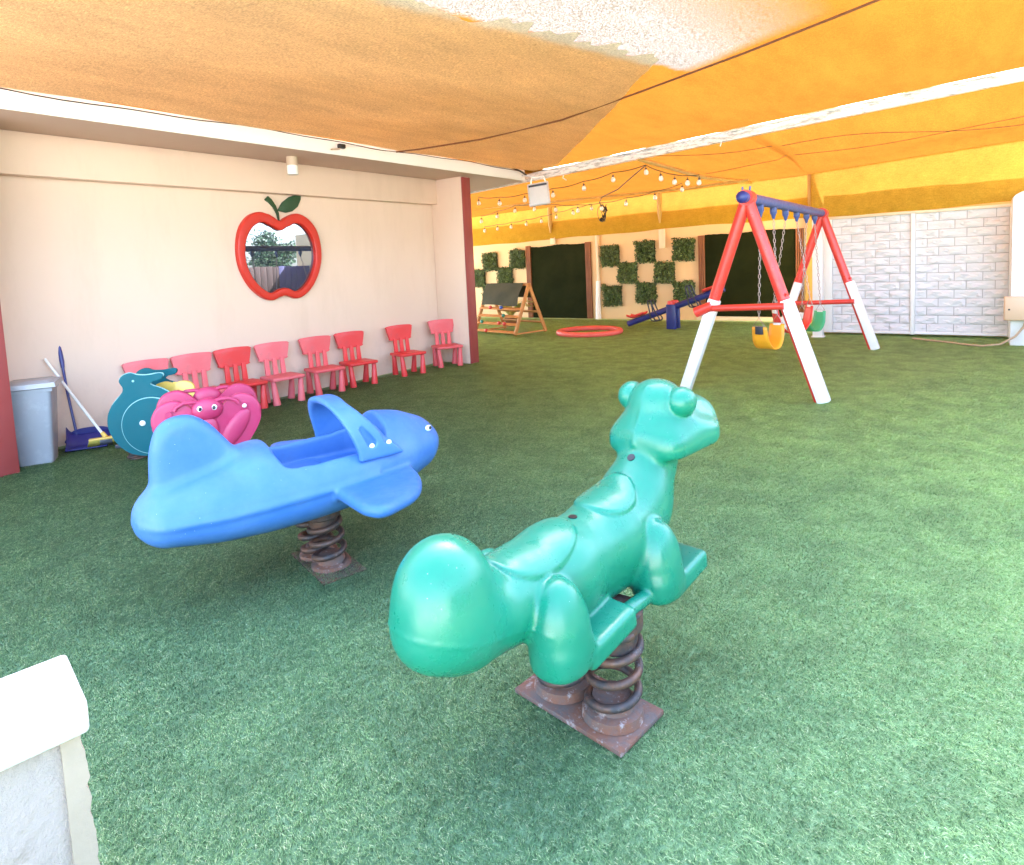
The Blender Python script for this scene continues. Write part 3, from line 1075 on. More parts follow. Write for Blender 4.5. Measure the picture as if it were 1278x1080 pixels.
for (a0, a1, L, o0, o1) in ((-1.937, -.816, .345, .285, .14), (-.754, .410, .352, .305, .155)):
    for k in range(NR):
        z = 1.955 - HB * (k + .5)
        x = a0
        nx_ = a0 + (o0 if k % 2 == 0 else o1)
        while x < a1 - .02:
            e = min(nx_, a1)
            if a1 - e < .03:
                e = a1
            brick(x, e, z, HB, wp_)
            x = e
            nx_ = e + L
t = thing('panel_post', 'square white post at the edge of the brick panels behind the far swing legs', 'post', (-2.085, YP - .42, 0))
part('post', MB().box((0, 0, 1.0), (.15, .15, 2.0), bev=.008), M['white'], t)
part('foot_plate', MB().box((0, 0, .012), (.19, .19, .02), bev=.004), M['white'], t)

t = thing('gate_pillar', 'white pillar with rounded top beside the brick panels', 'pillar', (.66, 11.2, 0))
arc = [(-.25, 0), (.25, 0), (.25, 2.02)] + [(.25 * math.cos(R(d)), 2.02 + .12 * math.sin(R(d))) for d in range(15, 180, 15)] + [(-.25, 2.02)]
part('shaft', MB().prism(arc, .34, Matrix(((1, 0, 0, 0), (0, 0, -1, 0), (0, 1, 0, 0), (0, 0, 0, 1))), bev=.012), M['white'], t)
part('hinge_plate', MB().box((-.155, -.176, 1.06), (.16, .012, .05), bev=.003), M['white'], t)
t = thing('electric_box', 'peach metal electrical box fixed on the white pillar', 'electrical box', (.52, 10.94, .53))
part('case', MB().box((0, .03, 0), (.37, .11, .325), bev=.008), M['elbox'], t)
part('door', MB().box((0, -.035, 0), (.35, .018, .305), bev=.005), M['elbox'], t)
part('lock', MB().tube([(-.13, -.044, -.01), (-.13, -.056, -.01)], .012, 10), M['black'], t)
t = tag(part('ground_cable', MB().tube([(.58, 10.97, .37), (.55, 10.92, .28), (.46, 10.83, .16), (.30, 10.72, .06), (.10, 10.72, .03), (-.12, 10.86, .028), (-.30, 11.02, .03), (-.55, 11.2, .03), (-.75, 11.35, .03)], .014, 8), M['hose']),
        'tan cable curling from the peach electrical box onto the grass', 'cable')

# ---- low white wall at the near corner
lw = thing('low_wall', 'low white roughcast wall with a smooth cap close by', 'wall', (-1.535, .425, 0), R(-9.5))
rim = [(-.028, 0), (-.028, .550)]
yj = .008
for i in range(38):
    yj = max(.000, min(.014, yj + random.choice((-.008, -.003, -.001, 0, .001, .002, .004, .005))))
    rim.append((yj, .550 * (1 - i / 37)))
part('core', MB().box((-.0105, -1.25, .276), (.185, 2.48, .552), bev=.004), M['roughcast'], lw)
part('broken_edge', MB().prism(rim, .196, Matrix(((0, 0, 1, -.008), (1, 0, 0, 0), (0, 1, 0, 0), (0, 0, 0, 1)))), M['rawedge'], lw)
part('cap', MB().box((0, -1.24, .588), (.232, 2.52, .07), bev=.010, seg=3), M['capwhite'], lw)

# ---- steel beam carrying the nets
def beam_z(x):
    return 2.862 + .0482 * (x + 5.83)
BY = 8.62
t = thing('roof_beam', 'long white steel beam carrying the orange shade nets', 'beam', (-5.83, BY, beam_z(-5.83)))
mb = MB().bar((-2.2, .05, -2.2 * .0482), (8.4, -.06, 8.4 * .0482), .06, .115, bev=.006)
part('beam', mb, M['beam'], t)
part('lacing_pipe', MB().tube([(-.1 + .28 * i, -.055 - .012 * i * .03, .0482 * (-.1 + .28 * i) + .052 + .006 * math.sin(i * 1.7)) for i in range(30)], .016, 8), M['beam'], t)
part('tie_strip', MB().tube([(.62, -.05, -.02), (.60, -.055, -.09), (.66, -.055, -.13)], .008, 6), M['white'], t)
part('tie_strip', MB().tube([(3.1, -.07, .10), (3.08, -.075, .03)], .008, 6), M['white'], t)
part('support_post', MB().tube([(8.3, -.06, -beam_z(-5.83)), (8.3, -.06, .38)], .05, 12), M['white'], t)

# ---- nets
def zfront(x, y):
    s = (y + .6) / 9.2
    z = 2.94 + .047 * (x + 5.75)
    sg = -.035 * math.sin(PI * min(1, max(0, (x + 5.75) / 8)))
    wob = .012 * math.sin(1.9 * x + .7 * y) * math.sin(1.1 * y + .4) + .006 * math.sin(5 * x - 2 * y)
    e = min(1, (x + 5.75) * 1.5)
    t_ = min(1, max(0, (8.62 - y) / 1.2))
    return z + (sg + wob) * e * t_ + .010 * math.sin(3.1 * y) * (1 - e) + (1 - t_) * (beam_z(x) + .078 - z)
def front_edge(x):
    return float(np.interp(x, [-5.9, -2.3, 1.4], [-.55, 2.35, 5.55]))
def front_net(u, v):
    x = -5.90 + 6.70 * u
    y0 = front_edge(x)
    y = y0 + v * (BY - .005 - y0 - .006 * (x + 5.83))
    if u == 0:
        x += .012 * math.sin(y * 2.3)
    return Vector((x, y, zfront(x, y)))
sn = part('shade_net', MB().grid(front_net, 70, 80), M['netorange'], None, 180)
tag(sn, 'large orange shade net with a bleached worn patch stretched over the front of the yard', 'shade net')
# second, dusty layer hanging just under it on the building side
def edge_x(y):
    """Right edge of the tan layer."""
    if y < 2.2:
        return -5.9 + (y + .45) / 2.9 * 3.6
    if y < 3.3:
        x = -2.72 + .02 * y
    elif y < 4.95:
        x = -2.52 + (y - 3.3) * .27 + .10 * math.sin(9 * y) * math.sin(23 * y + 1)
    else:
        x = -2.08 - (y - 4.95) * .92
    return x + random.uniform(-.012, .012)
ys = [-.2 + i * .05 for i in range(int((8.48 + .2) / .05) + 1)]
ex = [edge_x(y) for y in ys]
mb = MB()
P = []
for y, xe in zip(ys, ex):
    row = []
    for i in range(31):
        x = -5.70 + (max(xe, -5.60) + 5.70) * i / 30
        row.append(mb.bm.verts.new((x, y, zfront(x, y) - .028)))
    P.append(row)
for i in range(len(P) - 1):
    for j in range(30):
        mb.bm.faces.new((P[i][j], P[i][j + 1], P[i + 1][j + 1], P[i + 1][j]))
tag(part('shade_net', mb, M['nettan'], None, 180), 'dusty tan inner shade net with a ragged edge next to the building', 'shade net')
# rope under the front nets
rp = [(-5.73, 5.50, 2.93), (-5.505, 5.63), (-4.738, 5.933), (-3.615, 5.93), (-2.554, 5.656), (-1.515, 5.377), (-.725, 5.089), (.2, 4.80), (.78, 4.62)]
tag(part('roof_rope', MB().tube([(p[0], p[1], zfront(p[0], p[1]) - .038) for p in rp], .010, 8), M['rope']), 'brown rope strung under the front shade net', 'rope')

def step(x):
    s = min(1, max(0, (x + 2.62) / .42))
    return s * s * (3 - 2 * s)
def back_y(x):
    return 13.77 + (11.74 - 13.77) * step(x)
def ztop(x):
    l_ = 2.845 + .0142 * (x + 11.2)
    r_ = 2.755 + .048 * (x + 2.2)
    return l_ + (r_ - l_) * step(x)
def zbot(x):
    l_ = 2.015 + .015 * (x + 11.4)
    l_ = min(l_, 2.115)
    r_ = 1.99 + .012 * (x + 2.2)
    return l_ + (r_ - l_) * step(x) + .010 * math.sin(2.1 * x) + .006 * math.sin(5.3 * x + 1)
XS = sorted(set([-16.0 + i * .25 for i in range(54)] + [-2.62 + i * .03 for i in range(15)] + [-2.2 + i * .1 for i in range(47)]))
def strip(fn, nv):
    mb = MB()
    P = [[mb.bm.verts.new(fn(x, j / nv)) for j in range(nv + 1)] for x in XS]
    for i in range(len(P) - 1):
        for j in range(nv):
            mb.bm.faces.new((P[i][j], P[i + 1][j], P[i + 1][j + 1], P[i][j + 1]))
    return mb
def rear(x, v):
    y0 = BY - .035 - .006 * (x + 5.83)
    if x < -5.5:
        y0 = BY - .035 - .42 * min(1, (-5.5 - x) / .3)
    y1 = back_y(x)
    y = y0 + (y1 - y0) * v
    z = (beam_z(x) + .063) * (1 - v) + ztop(x) * v
    if x > -2.6:
        k = step(x)
        z += k * (-.09 * math.sin(PI * v) + .05 * math.sin(3 * PI * v) * math.sin(x * 1.3 + 2))
    else:
        z += -.05 * math.sin(PI * v)
    z += .014 * math.sin(2.6 * x + 4 * v) * math.sin(PI * v)
    return Vector((x, y, z))
tag(part('shade_net', strip(rear, 26), M['netrear'], None, 180), 'amber shade net sagging between the white beam and the far wall', 'shade net')
def side(x, v):
    z = ztop(x) + .01 - (ztop(x) + .01 - zbot(x)) * v
    y = back_y(x) - .012 - .05 * math.sin(PI * v) - .016 * math.sin(3.4 * x + 2 * v) * v - .012 * math.sin(9 * x + 5 * v) * v * v
    return Vector((x, y, z))
tag(part('side_net', strip(side, 14), M['netside'], None, 180), 'mustard yellow net hanging along the top of the far wall', 'shade net')
# pole and ropes under the rear net
tag(part('roof_pole', MB().tube([(-3.98, BY - .02, 2.905), (-3.85, 11.0, 2.82), (-3.74, 13.55, 2.91)], .034, 10), M['postwood']), 'yellowed pole from the white beam to the far wall', 'pole')
tag(part('roof_pole', MB().tube([(-9.6, 11.5, 2.80), (-7.3, 11.5, 2.755), (-5.7, 11.5, 2.73), (-4.3, 11.5, 2.715), (-3.22, 11.52, 2.745)], .022, 8), M['postwood']), 'long thin pole running under the amber net above the climbing frame', 'pole')
def rearpt(x, v, d=-.03):
    p = rear(x, v)
    return (p.x, p.y, p.z + d)
tag(part('net_seam', MB().tube([rearpt(-3.9 + .25 * i, .10 + .024 * i + .05 * math.sin(i * .45), -.012) for i in range(23)], .004, 6), M['rope']), 'brown seam crossing the amber net over the white brick panels', 'seam')
tag(part('net_seam', MB().tube([rearpt(-3.9 + .25 * i, .52 - .004 * i, -.012) for i in range(23)], .004, 6), M['rope']), 'brown seam along the middle of the amber net', 'seam')

# ---- surroundings on the open side (seen mirrored in the window)
fn = thing('garden_fence', 'brown board fence beyond the open side of the yard', 'fence', (3.4, 0, 0))
bme = MB().box((0, 0, .86), (.03, .19, 1.72), bev=.004).mesh('board', M['fence'])
bmb = MB().box((0, 0, .86), (.03, .19, 1.72), bev=.004).mesh('board', M['fenceblue'])
for i in range(72):
    y = -1.0 + .2 * i
    part('board', bmb if y > 10.9 else bme, None, fn, loc=(random.uniform(-.004, .004), y, random.uniform(-.01, .01)))
part('rail', MB().box((.03, 6.1, .4), (.03, 14.4, .08)), M['fence'], fn)
part('rail', MB().box((.03, 6.1, 1.4), (.03, 14.4, .08)), M['fence'], fn)
def tree(x, y, h, rad, n, seed, label, lean=0):
    t = thing('garden_tree', label, 'tree', (x, y, -.01))
    r = np.random.default_rng(seed)
    part('trunk', MB().tube([(0, 0, 0), (.06, .03, h * .3), (-.03 + lean * .4, .05, h * .55), (lean, 0, h * .8)], [.14, .11, .08, .03], 9), M['bark'], t)
    cl = r.normal(0, 1, (26, 3))
    cl = cl / nrm(cl)[:, None] * (r.uniform(.2, 1, (26, 1)) ** .5) * np.array([rad, rad, rad * .75]) + np.array([lean, 0, h * .72])
    p = cl[r.integers(0, 26, n)] + r.normal(0, rad * .17, (n, 3))
    nv = r.normal(size=(n, 3))
    nv /= nrm(nv)[:, None]
    tg = np.cross(nv, r.normal(size=(n, 3)))
    tg /= nrm(tg)[:, None]
    b_ = np.cross(nv, tg)
    L = .075 * r.uniform(.6, 1.3, n)[:, None]
    V = np.stack([p - tg * L, p + b_ * L * .45, p + tg * L, p - b_ * L * .45], 1).reshape(-1, 3)
    q = np.arange(n)[:, None] * 4
    F = np.concatenate([q + [0, 1, 2], q + [0, 2, 3]])
    o = part('crown', mesh_np('crown', V, F, M['treeleaf'], np.repeat(r.uniform(0, 1, n), 4)), None, t)
    o['kind'] = 'stuff'
tree(4.9, 9.6, 3.6, 1.0, 5000, 3, 'loose leafy garden tree beyond the brown fence')
tree(7.6, 13.4, 3.0, .9, 4000, 5, 'dark bushy garden tree beyond the violet end of the fence')


# ================================================================== SPRING RIDERS
def helix(turns, r, h, z0, n=26, lean=(0, 0), ph=0.0):
    k = int(turns * n)
    out = []
    for i in range(k + 1):
        f = i / k
        an = ph + 2 * PI * turns * f
        out.append((r * math.cos(an) + lean[0] * f, r * math.sin(an) + lean[1] * f, z0 + h * f))
    return out

def spring(parent, x, y, z0, h, r=.078, wire=.0135, turns=4.2, lean=(0, 0), ph=0.0, base=True):
    s = part('spring', MB().tube(helix(turns, r, h, z0, lean=lean, ph=ph), wire, 9), M['spring'], parent, 60, loc=(x, y, 0))
    if base:
        part('spring_socket', MB().lathe([(.098, z0 - .02), (.094, z0 + .008), (.070, z0 + .014), (.062, z0 + .045), (.030, z0 + .048)], 22), M['plate'], s, 40)
        part('spring_clamp', MB().lathe([(.03, z0 + h - .075), (.066, z0 + h - .07), (.070, z0 + h - .01), (.086, z0 + h), (.086, z0 + h + .05)], 22, Matrix.Translation((lean[0], lean[1], 0))), M['spring'], s, 40)
    return s

# ---- green rider
fr = thing('frog_rider', 'shiny green frog shaped spring rider in the foreground', 'spring rider', (-1.0, 1.66, 0), R(-8))

def frog_core(P):
    body = s_cap(P, (0, -.50, .520), (0, -.12, .510), .112, .134)
    body = smin(body, s_cap(P, (0, -.12, .510), (0, .14, .535), .134, .130), .04)
    body = smin(body, s_cap(P, (0, .14, .535), (0, .30, .60), .130, .118), .05)
    body = smin(body, s_cap(P, (0, .30, .57), (0, .43, .76), .120, .100), .06)
    body = smin(body, s_box(P, (0, .02, .44), (.105, .30, .070), .055), .04)
    tail = s_ell(P, (0, -.560, .620), (.124, .135, .152))
    tail = smin(tail, s_ell(P, (0, -.545, .54), (.128, .150, .110)), .06)
    body = smin(body, tail, .045)
    return body

def frog_head(P):
    ax = P.copy()
    ax[..., 0] = np.abs(ax[..., 0])
    # narrow crown over a broad jaw
    hd = s_cap(P, (0, .475, .905), (0, .425, .80), .082, .110, 1.22)
    hd = smin(hd, s_ell(P, (0, .475, .925), (.098, .10, .082)), .03)
    hd = smin(hd, s_ell(P, (0, .56, .83), (.165, .175, .10)), .05)
    hd = smin(hd, s_cap(ax, (.080, .41, .785), (.105, .58, .80), .072, .074), .04)
    hd = smin(hd, s_ell(P, (0, .625, .865), (.125, .10, .062)), .05)
    # flat underside of the jaw, sloping up towards the neck
    n = np.array([0, .08, -1.0])
    n = n / np.linalg.norm(n)
    pl = (P - np.array([0, .40, .748])) @ n
    hd = smax(hd, pl, .022)
    # scoops in the cheeks
    hd = smax(hd, -s_ell(ax, (.185, .60, .935), (.075, .12, .075)), .04)
    # brows and eyes
    hd = smin(hd, s_ell(ax, (.104, .470, .936), (.050, .058, .054)), .005)
    hd = smax(hd, -s_ell(ax, (.062, .685, .905), (.012, .016, .02)), .01)
    # central ridge
    hd = smin(hd, s_cap(P, (0, .415, .985), (0, .315, .80), .006, .006), .014)
    return hd

def frog(P):
    ax = P.copy()
    ax[..., 0] = np.abs(ax[..., 0])
    core = frog_core(P)
    x, y = P[..., 0], P[..., 1]
    # moulded seat pads: the skin raised inside two rounded outlines
    def pad(y0, y1, w, e):
        yc, hl = (y0 + y1) / 2, (y1 - y0) / 2
        q = (np.abs(x / w) ** e + np.abs((y - yc) / hl) ** e) ** (1 / e)
        return (q - 1) * min(w, hl)
    up_ = .50 - P[..., 2]
    p1 = smax(smax(core - .010, pad(-.40, -.075, .105, 2.4), .008), up_, .01)
    p2 = smax(smax(core - .010, pad(.035, .235, .098, 2.3), .008), up_, .01)
    d = smin(core, frog_head(P), .022)
    d = np.minimum(d, smin(p1, p2, .002))
    # bellies of the four legs with their foot rests
    leg = s_ell(ax, (.138, -.275, .425), (.084, .092, .168))
    leg = smin(leg, s_box(ax, (.145, -.270, .385), (.060, .078, .048), .035), .03)
    leg = smax(leg, .338 - P[..., 2], .016)
    leg2 = s_ell(ax, (.136, .222, .425), (.084, .090, .168))
    leg2 = smin(leg2, s_box(ax, (.143, .220, .385), (.060, .076, .048), .035), .03)
    leg2 = smax(leg2, .338 - P[..., 2], .016)
    stp = s_box(ax, (.130, -.115, .372), (.082, .115, .036), .020, rotm(R(9), 0, 0))
    stp2 = s_box(ax, (.120, .350, .372), (.080, .115, .036), .020, rotm(R(9), 0, 0))
    d = smin(d, smin(leg, leg2, .01), .02)
    d = smin(d, smin(stp, stp2, .01), .016)
    d = smin(d, s_cap(ax, (.150, -.06, .368), (.150, .20, .372), .024, .024), .008)
    # parting line of the mould
    d = d - .0022 * np.exp(-((P[..., 2] - (.575 - .30 * (P[..., 1] + .68) * (P[..., 1] < .2))) / .004) ** 2) * (P[..., 1] < -.35)
    return d
def march(fn, p, d, n=60):
    """Where the ray from p along d meets the surface of fn."""
    p, d = np.array(p, float), np.array(d, float) / np.linalg.norm(d)
    for _ in range(n):
        v = float(fn(p[None])[0])
        if v < 6e-4:
            break
        p = p + d * v * .7
    return p
part('body', isosurface(frog, (-.26, -.74, .30), (.26, .86, 1.04), .0078, 'body', M['frog']), None, fr)
for st, dr in (((0, -.035, .9), (0, 0, -1)), ((0, .12, .98), (0, .62, -.78))):
    p_ = march(frog, st, dr)
    rq = Vector((0, 0, 1)).rotation_difference(-Vector(dr)).to_matrix().to_4x4()
    rq.translation = Vector(p_)
    part('bolt_hole', MB().lathe([(.0140, -.012), (.0140, .0022), (.006, .0026)], 16, rq), M['black'], fr)
part('base_plate', MB().box((.0, -.0, .020), (.43, .235, .016), bev=.003), M['plate'], fr)
spring(fr, .103, .0, .050, .262, lean=(.0, .03), ph=1.0, turns=3.8)
spring(fr, -.100, .0, .050, .262, lean=(.0, .03), ph=2.2, turns=3.8)
part('mount_plate', MB().box((0, .02, .366), (.26, .12, .012), bev=.003), M['spring'], fr)

# ---- blue rider
pr = thing('plane_rider', 'blue aeroplane shaped spring rider with a tail fin', 'spring rider', (-2.63, 1.86, 0), R(-15))

def interp(y, xs, vs):
    return np.interp(y, xs, vs)

YSEC = [-.815, -.80, -.77, -.70, -.50, -.30, -.10, .10, .30, .45, .56, .64, .675, .69]
WSEC = [.13, .145, .165, .195, .260, .295, .305, .300, .265, .212, .155, .125, .105, .10]
ZSEC = [.44, .44, .44, .44, .445, .455, .46, .47, .485, .495, .50, .50, .50, .50]
TSEC = [.115, .12, .125, .140, .175, .205, .205, .21, .235, .200, .148, .112, .095, .09]
BSEC = [.10, .105, .11, .120, .155, .175, .18, .18, .175, .165, .14, .11, .10, .09]
# finer, smooth section table
_yy = np.linspace(-.815, .69, 160)
def _sm(v):
    w_ = np.interp(_yy, YSEC, v)
    k_ = np.array([1, 4, 7, 10, 7, 4, 1], float)
    k_ /= k_.sum()
    for _ in range(3):
        w_ = np.convolve(np.pad(w_, 3, mode='edge'), k_, 'valid')
    return w_
_e = np.minimum(1, np.maximum(1e-4, (_yy + .815) / .11))
_f = np.minimum(1, np.maximum(1e-4, (.69 - _yy) / .12))
_cap = np.sqrt(1 - (1 - _e) ** 2) * np.sqrt(1 - (1 - _f) ** 2) + .004
_W, _Z, _T, _B = _sm(WSEC) * _cap, _sm(ZSEC), _sm(TSEC) * _cap, _sm(BSEC) * _cap

def plane_hull(P):
    y = P[..., 1]
    w, zc, ht, hb = (np.interp(y, _yy, q) for q in (_W, _Z, _T, _B))
    dz = P[..., 2] - zc
    h = np.where(dz > 0, ht, hb)
    ex = np.where(dz > 0, 1.75, 2.5)
    k = ((np.abs(P[..., 0]) / w) ** ex + (np.abs(dz) / h) ** ex) ** (1 / ex)
    d = (k - 1) * np.minimum(w, h)
    e = np.maximum(np.maximum(-.815 - y, y - .69), 0)
    out = np.maximum(d, 0)
    return np.where(e > 0, np.sqrt(out ** 2 + e ** 2) + .002, d * .9)

def plane(P):
    ax = P.copy()
    ax[..., 0] = np.abs(ax[..., 0])
    x, y, z = ax[..., 0], P[..., 1], P[..., 2]
    d = plane_hull(P)
    # a rounded chine where the two halves meet
    wv, zv = np.interp(y, _yy, _W), np.interp(y, _yy, _Z)
    ch = np.sqrt((x - wv + .006) ** 2 + (z - zv) ** 2) - .008
    ch = np.where((y > -.80) & (y < .2), ch, 1)
    d = smin(d, ch, .022)
    # tail fin
    q = P.copy()
    q[..., 0] = q[..., 0] * 1.0
    fp = [(-.745, .40), (-.725, .76), (-.68, .845), (-.585, .872), (-.50, .835), (-.335, .61), (-.30, .40)]
    pf = None
    for i in range(len(fp)):
        (y0_, z0_), (y1_, z1_) = fp[i], fp[(i + 1) % len(fp)]
        L_ = math.hypot(y1_ - y0_, z1_ - z0_)
        v_ = -((y - y0_) * (z1_ - z0_) - (z - z0_) * (y1_ - y0_)) / L_
        pf = v_ if pf is None else smax(pf, v_, .035)
    fin = smax(pf, x - (.062 - .05 * (z - .6)), .055)
    d = smin(d, fin, .030)
    # seat back hump in front of the fin
    d = smin(d, s_ell(P, (0, -.30, .60), (.19, .14, .07)), .05)
    # cockpit
    cav = s_box(P, (0, .025, .64), (.215, .275, .23), .08)
    cav = smin(cav, s_box(P, (0, .03, .735), (.36, .18, .135), .07), .05)
    nose_keep = .28 - y
    d = smax(d, -cav, .022)
    # seat inside
    d = smin(d, smax(s_box(P, (0, -.10, .42), (.21, .16, .06), .03), plane_hull(P), .01), .02)
    # wings
    def poly(px, py):
        dd = None
        n = len(px)
        for i in range(n):
            j = (i + 1) % n
            ex, ey = px[j] - px[i], py[j] - py[i]
            L = math.hypot(ex, ey)
            v = ((x - px[i]) * ey - (y - py[i]) * ex) / L
            dd = v if dd is None else smax(dd, v, .05)
        return dd
    wg = poly([.10, .64, .715, .63, .44, .10], [-.035, -.055, .0, .215, .345, .42])
    wz = .432 + .035 * (x - .2)
    th = np.abs(z - wz) - .030
    wing = smax(wg, th, .035)
    d = smin(d, wing, .022)
    return d
part('body', isosurface(plane, (-.76, -.86, .25), (.76, .73, .92), .0088, 'body', M['plane']), None, pr)

def hoop(P):
    ax = P.copy()
    ax[..., 0] = np.abs(ax[..., 0])
    x, y, z = ax[..., 0], P[..., 1], P[..., 2]
    t = np.clip((z - .56) / .25, 0, 1)          # 0 at the feet, 1 at the crown
    r = (np.abs(P[..., 0] / .275) ** 2.3 + np.abs((z - .545) / .272) ** 2.3) ** (1 / 2.3)
    sh = np.abs(r - 1) * .235 - .016
    yc = .215 - .145 * t
    hw = .118 - .070 * t ** .7
    band = smax(sh, np.abs(y - yc) - hw, .018)
    band = smax(band, .545 - z, .02)
    # two slots pressed through each foot
    for yo in (.165, .255):
        sl = s_cap(ax, (.280, yo, .630), (.262, yo - .035, .70), .023, .014)
        band = smax(band, -sl, .008)
    # ribs running over the crown
    return band
hp = part('cockpit_hoop', isosurface(hoop, (-.34, -.06, .52), (.34, .38, .86), .0075, 'cockpit_hoop', M['plane']), None, pr)
for s in (-1, 1):
    for yo in (.165, .255):
        part('bolt_cap', MB().ball((s * .280, yo, .612), (.008, .015, .015), 12), M['steelbolt'], hp)
    part('eye', MB().ball((s * .118, .575, .590), (.012, .020, .017), 14), M['eyewhite'], pr)
    part('pupil', MB().ball((s * .126, .580, .593), (.008, .010, .010), 12), M['black'], pr)
part('base_plate', MB().box((.03, 0, .002), (.44, .22, .016), bev=.003), M['plate'], pr)
spring(pr, .082, .0, .020, .245, lean=(-.015, -.02), r=.074, ph=.4, turns=3.6, wire=.0150)
spring(pr, -.082, .0, .020, .245, lean=(-.015, -.02), r=.074, ph=1.9, turns=3.6, wire=.0150)

# ---- pink butterfly
def butterfly_outline(s=1.0):
    c = [(0, .50), (.09, .565), (.21, .650), (.345, .630), (.41, .53), (.375, .41), (.29, .30), (.22, .20), (.27, .12), (.255, .06), (.15, .02), (0, .0)]
    c = c + [(-x, y) for x, y in c[-2:0:-1]]
    return smooth_loop([(x * s * .84, y * s) for x, y in c], 84)
PANEL = Matrix(((1, 0, 0, 0), (0, 0, -1, 0), (0, 1, 0, 0), (0, 0, 0, 1)))    # (u, v, w) -> (x, -w, z)
BFP, BFR = (-4.18, 2.12, 0), R(62)
bf = thing('butterfly_rider', 'pink butterfly shaped spring rider behind the blue aeroplane', 'spring rider', BFP, BFR)
bf.scale = (.94, .94, .94)
def pan(y, z=.16):
    q = PANEL.copy()
    q.translation = Vector((0, y, z))
    return q
for k, yy in enumerate((-.22, .22)):
    w = part('side_panel', MB().prism(butterfly_outline(), .05, pan(yy, .08), bev=.02, seg=3), M['pink'], bf, 40)
    sg = -1 if k == 0 else 1
    f = yy + sg * .025
    # raised relief on the outer face
    part('face', MB().ball((0, f, .650), (.10, .045, .080), 20), M['pink'], w)
    part('belly', MB().ball((0, f, .50), (.065, .035, .11), 18), M['pink'], w)
    for s in (-1, 1):
        part('wing_relief', MB().ball((0, 0, 0), (.062, .024, .16), 18, Matrix.Translation((s * .165, f, .49)) @ Matrix.Rotation(s * R(36), 4, 'Y')), M['pink'], w)
        part('wing_relief', MB().ball((0, 0, 0), (.05, .02, .085), 16, Matrix.Translation((s * .13, f, .26)) @ Matrix.Rotation(s * R(-25), 4, 'Y')), M['pink'], w)
        part('feeler', MB().tube([(s * .05, f, .70), (s * .085, f + sg * .008, .712), (s * .14, f + sg * .008, .712), (s * .185, f + sg * .010, .69), (s * .20, f + sg * .010, .665)], [.016, .015, .014, .014, .012], 10), M['pink'], w)
        part('grip_socket', MB().tube([(s * .235, f - sg * .01, .645), (s * .235, f + sg * .012, .645)], .022, 14), M['pink'], w)
        part('eye', MB().ball((s * .045, f + sg * .036, .665), (.018, .012, .020), 14), M['eyewhite'], w)
        part('pupil', MB().ball((s * .043, f + sg * .045, .665), (.011, .006, .013), 12), M['black'], w)
    part('bolt_cap', MB().ball((.235, f + sg * .012, .645), (.015, .01, .015), 12), M['steelbolt'], w)
part('seat', MB().box((0, 0, .43), (.30, .33, .05), bev=.02), M['yellowplastic'], bf)
part('hand_bar', MB().tube([(.235, -.20, .645), (.235, .20, .645)], .014, 10), M['steelbolt'], bf)
part('base_plate', MB().box((0, 0, .014), (.30, .30, .016), bev=.003), M['plate'], bf)
spring(bf, 0, 0, .035, .24, r=.08)
part('mount_plate', MB().box((0, 0, .315), (.28, .34, .03), bev=.004), M['darkmetal'], bf)

# ---- teal sea creature
fs = thing('fish_rider', 'teal fish shaped spring rider between the broom and the butterfly', 'spring rider', (-5.54, 2.20, -.035), R(42))
body_o = smooth_loop([(-.03, .70), (.0, .745), (.06, .765), (.12, .745), (.20, .742), (.28, .752), (.31, .735), (.29, .70), (.22, .685), (.21, .66), (.30, .62), (.42, .52), (.45, .38),
                      (.40, .22), (.28, .11), (.14, .085), (0, .12), (-.10, .22), (-.145, .35), (-.12, .48), (-.03, .59), (.0, .64)], 96)
disc = smooth_loop([(.225 * math.cos(a_) + .20, .335 + .225 * math.sin(a_)) for a_ in np.linspace(0, 2 * PI, 18)[:-1]], 60)
p0 = part('side_panel', MB().prism(body_o, .022, pan(-.12, 0), bev=.004), M['teal'], fs)
p1 = part('side_panel', MB().prism(body_o, .022, pan(.14, 0), bev=.004), M['teal'], fs)
part('cheek_disc', MB().prism(disc, .022, pan(-.146, 0), bev=.004), M['teal'], p0)
part('disc_edge', MB().prism(smooth_loop([(.231 * math.cos(a_) + .20, .335 + .231 * math.sin(a_)) for a_ in np.linspace(0, 2 * PI, 18)[:-1]], 60), .012, pan(-.146, 0)), M['tealedge'], p0)
part('panel_edge', MB().prism(smooth_loop([(x * 1.012, y * 1.008) for x, y in body_o[::4]], 96), .010, pan(-.12, 0)), M['tealedge'], p0)
part('bolt_cap', MB().ball((.135, -.160, .36), (.024, .012, .024), 14), M['steelbolt'], p0)
part('eye_hole', MB().ball((.08, -.132, .70), (.010, .005, .010), 10), M['tealedge'], p0)
part('seat_back', MB().prism(smooth_loop([(-.02, .38), (-.02, .60), (.06, .655), (.14, .64), (.22, .655), (.30, .60), (.27, .38)], 50), .03, Matrix.Translation((.18, .03, 0)) @ PANEL @ Matrix.Rotation(R(0), 4, 'Y'), bev=.006), M['yellowplastic'], fs)
part('seat', MB().box((.18, .01, .40), (.30, .24, .04), bev=.012), M['yellowplastic'], fs)
part('foot_bar', MB().tube([(.24, -.17, .20), (.24, .19, .20)], .018, 10), M['yellowplastic'], fs)
part('base_plate', MB().box((0, 0, .006), (.24, .24, .016), bev=.003), M['plate'], fs)
spring(fs, 0, 0, .03, .10, r=.07, wire=.012, turns=2)
part('mount_plate', MB().box((.06, 0, .175), (.34, .25, .03), bev=.004), M['darkmetal'], fs)

